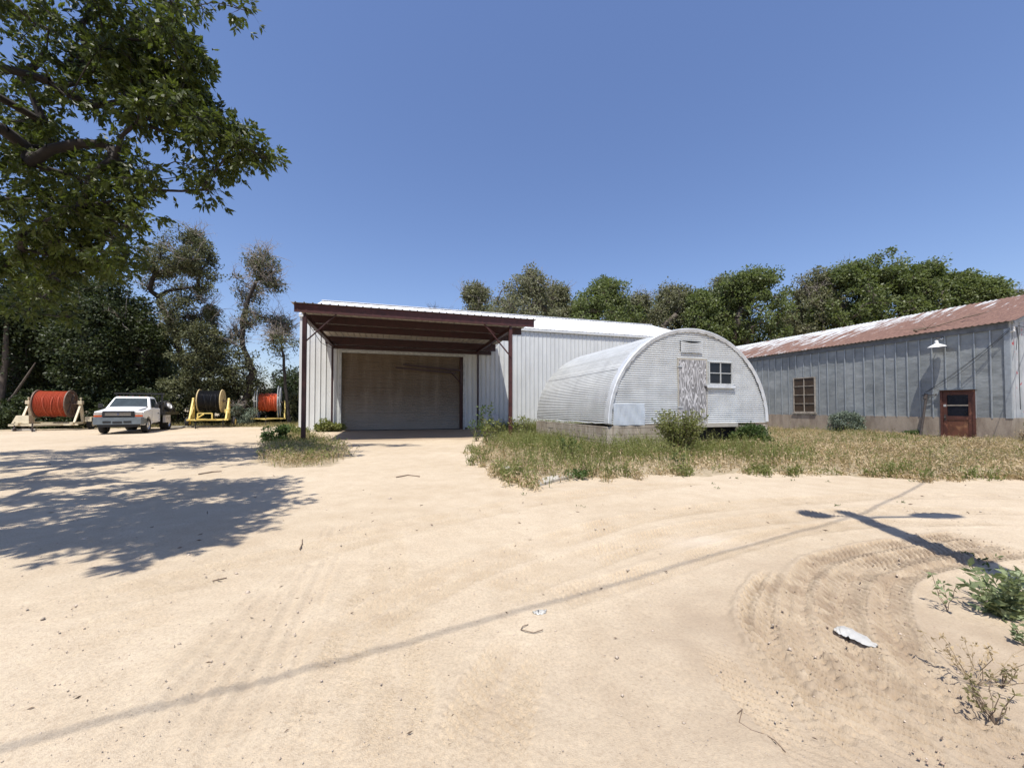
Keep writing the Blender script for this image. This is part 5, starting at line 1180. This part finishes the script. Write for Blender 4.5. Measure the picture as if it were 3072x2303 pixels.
tall = rw.random(len(Pg)) < .02+.05*(vnoise(Pg[:,0]*1.7, Pg[:,1]*1.7, 170) > .12); hg = np.where(tall, .45+.35*rw.random(len(Pg)), hg)
V1, T1 = blades(Pg, hg, rw.uniform(.008, .017, len(Pg)), rw, .35)
lv = np.repeat(np.arange(len(Pg)), 5); fr = rw.uniform(.25, 1.0, len(lv)); base = np.stack([Pg[:,0], Pg[:,1], g0(Pg[:,0], Pg[:,1])], 1)
lc_ = base[lv]+(T1[lv]-base[lv])*fr[:,None]; l_ = rw.uniform(.035, .075, len(lv))
V2 = leaves(lc_, rw.normal(size=(len(lv), 3))+np.array([[0,0,.5]]), l_, l_*.35, rw)
tag(leaf_obj('green_weeds', np.concatenate([V1, V2]), M['weed_green']), 'knee high green weeds growing in front of the shed and the hut', 'weeds', kind='stuff')
Pd = P[~isg]; hd = (.10+.17*rw.random(len(Pd)))*hf[~isg]
V1, T1 = blades(Pd, hd, rw.uniform(.006, .012, len(Pd)), rw, .6, .6); V2 = heads(T1, .08, rw, .7, 4)
half = len(Pd)//2
tag(leaf_obj('dry_grass', np.concatenate([V1, V2]), M['grass_dry']), 'dry tan seeded cheatgrass covering the strip before the grey building', 'grass', kind='stuff')
P3 = pts_in(WEED, 40000, rw); e = edge_dist(P3, WEED); u3 = CU*P3[:,0]+SU*P3[:,1]; v3 = -SU*P3[:,0]+CU*P3[:,1]
k = ~((u3 > QU-QR-.1) & (u3 < QU+QR+.1) & (v3 > QV-.05) & (v3 < QV+QL+.1)) & ~((u3 > RU-.05) & (v3 > RV-.1)) & (v3 < 24.4) & (vnoise(P3[:,0]*.6, P3[:,1]*.6, 140) > .0) & (e > .25)
P3 = P3[k]; V1, T1 = blades(P3, (.12+.17*rw.random(len(P3)))*hfield(P3), rw.uniform(.006, .012, len(P3)), rw, .5, .5)
l_ = .05; V2 = heads(T1, .05, rw, .1, 2)
tag(leaf_obj('yellowing_grass', np.concatenate([V1, V2]), M['grass_mix']), 'short olive grass mixed through the dry strip', 'grass', kind='stuff')
# patch around the left post
P4 = pts_in(PATCH, 6500, rw); e4 = edge_dist(P4, PATCH); P4 = P4[rw.random(len(P4)) < np.clip(.2+e4*1.1, 0, 1)]; dg = rw.random(len(P4)) < .76
V1, T1 = blades(P4[dg], .10+.22*rw.random(dg.sum()), rw.uniform(.007, .013, dg.sum()), rw, .6, .6); V2 = heads(T1, .07, rw, .5, 3)
tag(leaf_obj('dry_grass', np.concatenate([V1, V2]), M['grass_dry']), 'dry grass tuft patch around the left canopy post', 'grass', kind='stuff')
V1, T1 = blades(P4[~dg], .14+.26*rw.random((~dg).sum()), rw.uniform(.008, .016, (~dg).sum()), rw, .5, .5)
tag(leaf_obj('green_weeds', np.concatenate([V1, heads(T1, .08, rw, -.2, 4)]), M['weed_green']), 'green weeds among the dry grass around the left canopy post', 'weeds', kind='stuff')
# grass beside the parked vehicles and along the tree line
P5 = np.stack([rw.uniform(-40, -9.5, 26000), rw.uniform(20, 36, 26000)], 1); P5 = P5[(P5[:,1] - (26.6+.10*(P5[:,0]+20)) + 1.2*vnoise(P5[:,0], P5[:,1], 150)) > 0]
u5 = CU*P5[:,0]+SU*P5[:,1]; v5 = -SU*P5[:,0]+CU*P5[:,1]; P5 = P5[~((u5 > -5.2) & (v5 > 24.5))]
V1, T1 = blades(P5, .08+.20*rw.random(len(P5)), rw.uniform(.012, .022, len(P5)), rw, .5, .5)
tag(leaf_obj('green_weeds', np.concatenate([V1, heads(T1, .09, rw, -.2, 2)]), M['grass_mix']), 'low grass and weeds under the reel trailers along the trees', 'grass', kind='stuff')
# tiny seedlings scattered on the bare ground
n = 260; xs_ = rw.uniform(-14, 13, n); P6 = np.stack([xs_, rw.uniform(5.0, 9.5, n)], 1); keep = rw.random(n) < np.exp(-np.abs(P6[:,1]-7.1)/1.0)*.7; P6 = P6[keep & (P6[:,0] > 0)]
P7 = np.stack([rw.uniform(3.2, 5.5, 50), rw.uniform(2.0, 3.6, 50)], 1); P7 = P7[P7[:,0] > 1.12*P7[:,1]]
P6 = np.concatenate([P6, P7]); c6 = np.repeat(np.stack([P6[:,0], P6[:,1], g0(P6[:,0], P6[:,1])+.01], 1), 7, 0)
tag(leaf_obj('seedlings', leaves(c6+rw.normal(size=c6.shape)*np.array([[.02,.02,.006]]), rw.normal(size=c6.shape)+np.array([[0,0,.6]]), rw.uniform(.02, .06, len(c6)), rw.uniform(.008, .02, len(c6)), rw), M['weed_dark']), 'tiny weed seedlings scattered over the bare dirt', 'seedlings', kind='stuff')
# loose clods thrown up along the tyre tracks
rc_ = np.random.default_rng(311); CP = []
for poly, wd, dep, per, rg, lo in tracks:
    if lo < .5: continue
    Pp = np.array([[G(a, b).x, G(a, b).y] for a, b in poly])
    for i in range(len(Pp)-1):
        L_ = np.linalg.norm(Pp[i+1]-Pp[i]); m = int(L_*80); q = Pp[i]+(Pp[i+1]-Pp[i])*rc_.random((m, 1)); dn = np.array([-(Pp[i+1]-Pp[i])[1], (Pp[i+1]-Pp[i])[0]])/max(L_, 1e-6)
        CP.append(q+dn*rc_.normal(size=(m, 1))*wd*.75)
CP = np.concatenate(CP); CP = CP[vnoise(CP[:,0]*2.2, CP[:,1]*2.2, 160) > -.05]; n = len(CP); sz = np.minimum(.002+rc_.exponential(.0026, n), .010)
oc = np.array([[1,0,0],[.3,.9,0],[-1,.2,0],[-.2,-1,0],[0,0,.75],[0,0,-.7]], float); V = oc[None]*sz[:,None,None]*rc_.uniform(.5, 1.4, (n, 6, 1)); V[:,:,0] += CP[:,0:1]; V[:,:,1] += CP[:,1:2]; V[:,:,2] += g0(CP[:,0], CP[:,1])[:,None]+.004
fo = np.array([[0,1,4],[1,2,4],[2,3,4],[3,0,4],[1,0,5],[2,1,5],[3,2,5],[0,3,5]])
tag(np_mesh('dirt_clods', V.reshape(-1, 3), ((np.arange(n)*6)[:,None,None]+fo[None]).reshape(-1, 3), M['clod']), 'loose brown dirt clods along the curving tyre tracks', 'dirt', kind='stuff')
# ---- single plants
def place(px, Z): return TX(px, Z)
t = bush('low_green_bush', 'low green bush at the right foot of the half round hut', place(1628, 13.2), 13.2, .6, .4, .85, 20, 300, .06, 'weed_dark', 202, cr=(.15,.26), twn=5, droop=-.3)
jx, jy, _ = W(RU-.75, RV+5.5)
bush('juniper_bush', 'blue grey juniper bush against the foundation of the grey building', jx, jy, .72, .5, 1.28, 52, 260, .07, 'leaf_juniper', 213, cr=(.15,.28), twn=4, droop=-.2)
x_, y_, _ = W(RU+.55, RV-.75)
bush('corner_bush', 'dark green bush at the right corner of the grey building', x_, y_, .5, .45, 1.25, 24, 260, .06, 'weed_dark', 204, cr=(.16,.3), twn=6)
x_, y_, _ = W(RU-.15, RV-.55)
tree('dry_bush', 'brown dry twiggy bush at the corner of the grey building', x_, y_, [(0,0,0),(0,0,.2)], [(0,0,.4,.35,.3,.35,1)], 20, (.12,.25), 20, .04, 'grass_dry', 'twig', 205, cat='bush', rtip=.006, rmax=.03, twn=9, twr=.005)
x_, y_, _ = W(RU-.35, RV+2.95)
bush('small_weed_bush', 'small dark weed at the foot of the leaning pipe', x_, y_, .3, .25, .5, 10, 130, .05, 'weed_dark', 206, cr=(.1,.18))
bush('tall_weed', 'dark leafy weed clump left of the left canopy post', TX(600, 14.9), 14.9, .42, .35, .85, 13, 110, .10, 'weed_dark', 207, cr=(.14,.26), twn=4)
bush('tall_weed', 'leafy green weed clump left of the canopy post beside the shed corner', TX(634, 18.5), 18.5, .6, .5, .62, 18, 150, .08, 'weed_green', 208, cr=(.16,.28))
bush('tall_weed', 'leafy green weed against the shed wall left of the overhead door', TX(712, 22.0), 22.0, .75, .35, .95, 20, 120, .12, 'weed_green', 209, cr=(.18,.3))
def stalky(name, label, x, y, h, n, leaf, seed, spread=.3, L=.08, heads_=True, per=12, mat_s='twig'):
    r = np.random.default_rng(seed); t = thing(name, label, 'weed', (x, y, g(x, y)-.02))
    A = []; B = []; ra = []; rb = []; lc = []; ld = []
    for i in range(n):
        a = r.uniform(0, 6.28); hh = h*r.uniform(.6, 1.05); tip = np.array([math.cos(a)*spread*r.uniform(.2, 1), math.sin(a)*spread*r.uniform(.2, 1), hh]); p = np.array([r.normal()*.05, r.normal()*.05, 0])
        b0 = p.copy(); segs = 5
        for s in range(segs):
            q = b0+(tip-b0)*((s+1)/segs)+r.normal(size=3)*.02*h; A.append(p); B.append(q); ra.append(.007*(1-s/segs)+.002); rb.append(.007*(1-(s+1)/segs)+.002)
            for k in range(per//segs+1): lc.append(p+(q-p)*r.random()); ld.append(np.array([r.normal(), r.normal(), .3+.5*r.normal()]))
            p = q
        if heads_:
            for k in range(10): lc.append(p+r.normal(size=3)*.045); ld.append(r.normal(size=3)+np.array([0,0,.4]))
    V, Fc = tubes_np(np.array(A), np.array(B), np.array(ra), np.array(rb), 5); np_mesh('stem', V, Fc, M[mat_s], t)
    l = L*r.uniform(.5, 1.2, len(lc)); leaf_obj('leaves', leaves(np.array(lc), np.array(ld), l, l*.42, r), M[leaf], t); return t
stalky('milkweed', 'tall leafy weed with seed heads beside the right canopy post', TX(1050, 16.2), 16.2, 1.55, 9, 'weed_dark', 221, .35, .15, True, 16)
stalky('milkweed', 'bushy green weed in front of the right canopy post', TX(1062, 14.6), 14.6, .95, 16, 'weed_green', 222, .5, .12, True, 14)
stalky('milkweed', 'dark bent weed at the end of the shade under the canopy', TX(1030, 17.2), 17.2, .9, 8, 'weed_dark', 223, .5, .12, True, 10)
stalky('milkweed', 'tall green weed right of the right canopy post', TX(1130, 16.4), 16.4, 1.1, 12, 'weed_green', 224, .5, .13, True, 14)
stalky('tall_weed', 'upright dark green weed in the middle of the weeds left of the hut foundation', TX(1230, 10.2), 10.2, .55, 10, 'weed_dark', 225, .25, .1, True, 16)
# foreground silvery weed at the right edge
p = G(2990, 1850); 
t = thing('silver_weed', 'leafy silvery green weed in the sand at the right edge of the picture', 'weed', (p.x+.02, p.y+.02, g(p.x, p.y)-.005))
rs = np.random.default_rng(231); A = []; B = []; ra = []; rb = []; LC = []; LD = []; LL = []
for i in range(26):
    a = rs.uniform(0, 6.28); tip = np.array([math.cos(a)*rs.uniform(.05, .34)+.12, math.sin(a)*rs.uniform(.05, .26), rs.uniform(.12, .34)]); b0 = np.array([rs.normal()*.03, rs.normal()*.03, 0]); q0 = b0
    for s in range(6):
        q1 = b0+(tip-b0)*((s+1)/6)+rs.normal(size=3)*.008; A.append(q0); B.append(q1); ra.append(.005-.0006*s); rb.append(.0045-.0006*s)
        for k in range(4):
            d = rs.normal(size=3); d[2] = abs(d[2])*.5+.1; LC.append(q0+(q1-q0)*rs.random()); LD.append(d); LL.append(rs.uniform(.035, .085))
        q0 = q1
V, Fc = tubes_np(np.array(A), np.array(B), np.array(ra), np.array(rb), 6); np_mesh('stem', V, Fc, M['weed_silver'], t)
LL = np.array(LL); leaf_obj('leaves', leaves(np.array(LC), np.array(LD), LL, LL*.40, rs), M['weed_silver'], t)
stalky('green_bush', 'waist high green bush growing in front of the plywood door', place(1468, 11.3), 11.3, 1.30, 170, 'weed_green', 201, .80, .085, False, 52, 'twig')
stalky('bare_weed', 'bare arching dry stems spreading left of the green bush', place(1405, 11.2), 11.2, .9, 7, 'grass_dry', 211, 1.1, .03, False, 3, 'straw')
def sprig(name, label, px, py, h, n, seed, leaf, spread=.35, L=.02, st='twig'):
    p = G(px, py); r = np.random.default_rng(seed); t = thing(name, label, 'weed', (p.x, p.y, g(p.x, p.y)-.004)); A = []; B = []; LC = []; LD = []
    for i in range(n):
        a = r.uniform(0, 6.28); tip = np.array([math.cos(a)*spread*h*r.uniform(.3, 1.6), math.sin(a)*spread*h*r.uniform(.3, 1.6), h*r.uniform(.5, 1)]); q0 = np.zeros(3)
        for s in range(4):
            q1 = tip*(s+1)/4+r.normal(size=3)*h*.03; A.append(q0); B.append(q1)
            if s > 0:
                for k in range(5 if s == 3 else 2): LC.append(q1+r.normal(size=3)*.004); LD.append(r.normal(size=3)+np.array([0,0,.3]))
            q0 = q1
    A, B = np.array(A), np.array(B); V, Fc = tubes_np(A, B, np.full(len(A), .0019), np.full(len(A), .0014), 5); np_mesh('stem', V, Fc, M[st], t)
    l = L*r.uniform(.6, 1.4, len(LC)); leaf_obj('leaves', leaves(np.array(LC), np.array(LD), l, l*.45, r), M[leaf], t)
sprig('thin_weed', 'thin upright weed with two stems left of the silvery weed', 2828, 1832, .27, 4, 241, 'weed_silver', .3, .035)
sprig('dry_weed', 'dry pale spreading weed in the sand at the lower right', 2905, 2040, .24, 18, 242, 'grass_dry', .55, .02, 'straw')
sprig('dry_weed', 'small brown dry weed near the lower right corner', 2960, 2150, .16, 12, 243, 'grass_mix', .45, .02)
sprig('dry_weed', 'small olive weed just above the brown dry weed', 2985, 2045, .09, 8, 244, 'grass_mix', .5, .02)
sprig('dry_weed', 'small green weed at the right edge below the silvery weed', 3055, 1930, .10, 9, 245, 'weed_silver', .5, .03)
sprig('dry_weed', 'little flat weed at the edge of the dirt before the hut', 1735, 1432, .16, 26, 246, 'weed_dark', 1.2, .07)
sprig('dry_weed', 'little dark weed at the end of the broken curb', 2035, 1395, .28, 16, 247, 'weed_dark', .6, .06)
# broken concrete edging
for k, (pts, lb) in enumerate(([[(1605,1448),(1640,1436),(1690,1428),(1718,1424),(1715,1432),(1660,1444),(1615,1458)], 'long pale broken concrete edging at the front of the weeds'],
                               [[(1500,1400),(1530,1404),(1533,1412),(1508,1410)], 'short pale broken concrete piece left of the long edging'])):
    c0 = G(*pts[0]); t = thing('concrete_edging', lb, 'concrete edging', (c0.x, c0.y, g(c0.x, c0.y)), 0, 'broken concrete edging')
    poly = [(G(*p).x-c0.x, G(*p).y-c0.y) for p in pts]; MB().prism(poly, lambda p: (p[0], p[1], -.05), lambda p: (p[0], p[1], .045+.012*math.sin(p[0]*9))).build('slab', M['pad'], t, bevel=.012)
# plastic scraps
def crumple(name, label, pts, seed, hgt=.02):
    c0 = G(*pts[0]); r = np.random.default_rng(seed); t = thing(name, label, 'litter', (c0.x, c0.y, g(c0.x, c0.y)+.003)); P0 = np.array([[G(*p).x-c0.x, G(*p).y-c0.y] for p in pts]); n = len(P0)//2; a, b_ = P0[:n], P0[n:][::-1]; K = 26; Q_ = 9
    V = []
    for i in range(K):
        s = i/(K-1)*(n-1); j = min(int(s), n-2); f_ = s-j; pa = a[j]*(1-f_)+a[j+1]*f_; pb = b_[j]*(1-f_)+b_[j+1]*f_
        for q in range(Q_): m = q/(Q_-1); e = r.normal()*.003; V.append([*(pa*(1-m)+pb*m+r.normal(size=2)*.003), max(0, hgt*math.sin(m*math.pi)*(.5+r.random())+e)])
    Fc = [(i*Q_+q, (i+1)*Q_+q, (i+1)*Q_+q+1, i*Q_+q+1) for i in range(K-1) for q in range(Q_-1)]; np_mesh('sheet', V, Fc, M['plastic'], t)
crumple('plastic_scrap', 'crumpled white plastic strip lying in the tyre tracks', [(2488,1885),(2505,1871),(2530,1876),(2580,1900),(2620,1932),(2612,1936),(2570,1925),(2530,1905),(2508,1898),(2492,1888)], 251, .010)
crumple('plastic_scrap', 'small dirty white scrap lying on the wire shadow', [(1596,1818),(1615,1810),(1640,1812),(1636,1820),(1618,1826),(1600,1821)], 252, .010)
# pebbles, twigs, fallen leaves
r9 = np.random.default_rng(301)
n = 3000; yy = 1.35+r9.exponential(1.6, n); xx = r9.uniform(-1.45, 1.45, n)*yy+r9.normal(size=n)*.2; sz = .0016+r9.exponential(.0016, n)*np.clip(yy/2, .8, 3)
k = yy < 12; xx, yy, sz = xx[k], yy[k], sz[k]; n = len(xx)
oc = np.array([[1,0,0],[0,1,0],[-1,0,0],[0,-1,0],[0,0,.7],[0,0,-.7]], float); V = oc[None]*sz[:,None,None]*r9.uniform(.6, 1.3, (n, 6, 1)); V[:,:,0] += xx[:,None]; V[:,:,1] += yy[:,None]; V[:,:,2] += (g0(xx, yy))[:,None]+.002
fo = np.array([[0,1,4],[1,2,4],[2,3,4],[3,0,4],[1,0,5],[2,1,5],[3,2,5],[0,3,5]]); Fc = (np.arange(n)*6)[:,None,None]+fo[None]
tag(np_mesh('pebbles', V.reshape(-1, 3), Fc.reshape(-1, 3), M['pebble']), 'small pebbles strewn over the sandy yard', 'pebbles', kind='stuff')
n = 170; yy = 1.6+r9.exponential(3.2, n); xx = r9.uniform(-1.45, 1.45, n)*yy; k = (yy < 20); xx, yy = xx[k], yy[k]; n = len(xx)
c = np.stack([xx, yy, g0(xx, yy)+.006], 1); d = np.stack([r9.normal(size=n), r9.normal(size=n), r9.normal(size=n)*.12], 1); l = r9.uniform(.015, .06, n)*np.clip(yy/4, .6, 2.2)
tag(leaf_obj('leaf_litter', leaves(c, d, l, l*.3, r9), M['twig']), 'dry leaves and chips scattered on the dirt', 'leaf litter', kind='stuff')
for k, (pts, rr0, lb) in enumerate(([[(1562,1868),(1575,1873),(1600,1877),(1628,1870)], .0028, 'thin curved twig just below the small white scrap'], [[(1562,1868),(1568,1860),(1584,1853)], .0025, 'short twig joining the curved twig'], [[(647,1735),(668,1732),(688,1726)], .006, 'short dark twig on the open dirt at the left'],
        [[(2200,2116),(2215,2105),(2205,2140),(2240,2165),(2280,2175),(2310,2195),(2340,2225)], .0022, 'thin stick standing in for a long crack in the dirt at the bottom right'], [[(1190,1430),(1225,1424),(1260,1428)], .012, 'stick lying at the far end of the driveway'], [[(600,1424),(640,1418),(668,1416)], .02, 'piece of bark between the two tree shadows'], [[(905,1640),(912,1625),(912,1612)], .006, 'thin twig standing out near the end of the tree shadow'])):  # the long piece at the bottom right stands in for a crack
    c0 = G(*pts[0]); t = thing('twig', lb, 'twig', (c0.x, c0.y, .008+g(c0.x, c0.y))); MB().tube([(G(*p).x-c0.x, G(*p).y-c0.y, .004*(i % 2)) for i, p in enumerate(pts)], rr0, 6).build('stick', M['twig'], t)
# dead sticks in the grass at the far right
P8 = [((17.6+r9.normal()*1.6, 11.0+r9.normal()*1.1), r9.uniform(0, 3.14), r9.uniform(.5, 1.6)) for _ in range(34)]
A = np.array([[p[0], p[1], .08+g(*p)+r9.random()*.1] for p, a, l in P8]); B = A+np.array([[math.cos(a)*l, math.sin(a)*l*.5, r9.normal()*.1] for p, a, l in P8])
A2, B2, a2, b2 = twigs(B, .4, 2, r9, .005); V, Fc = tubes_np(np.concatenate([A, A2]), np.concatenate([B, B2]), np.concatenate([np.full(34, .012), a2]), np.concatenate([np.full(34, .006), b2]))
tag(np_mesh('dead_sticks', V, Fc, M['straw']), 'tangle of pale dead sticks in the dry grass right of the brown door', 'sticks', kind='stuff')
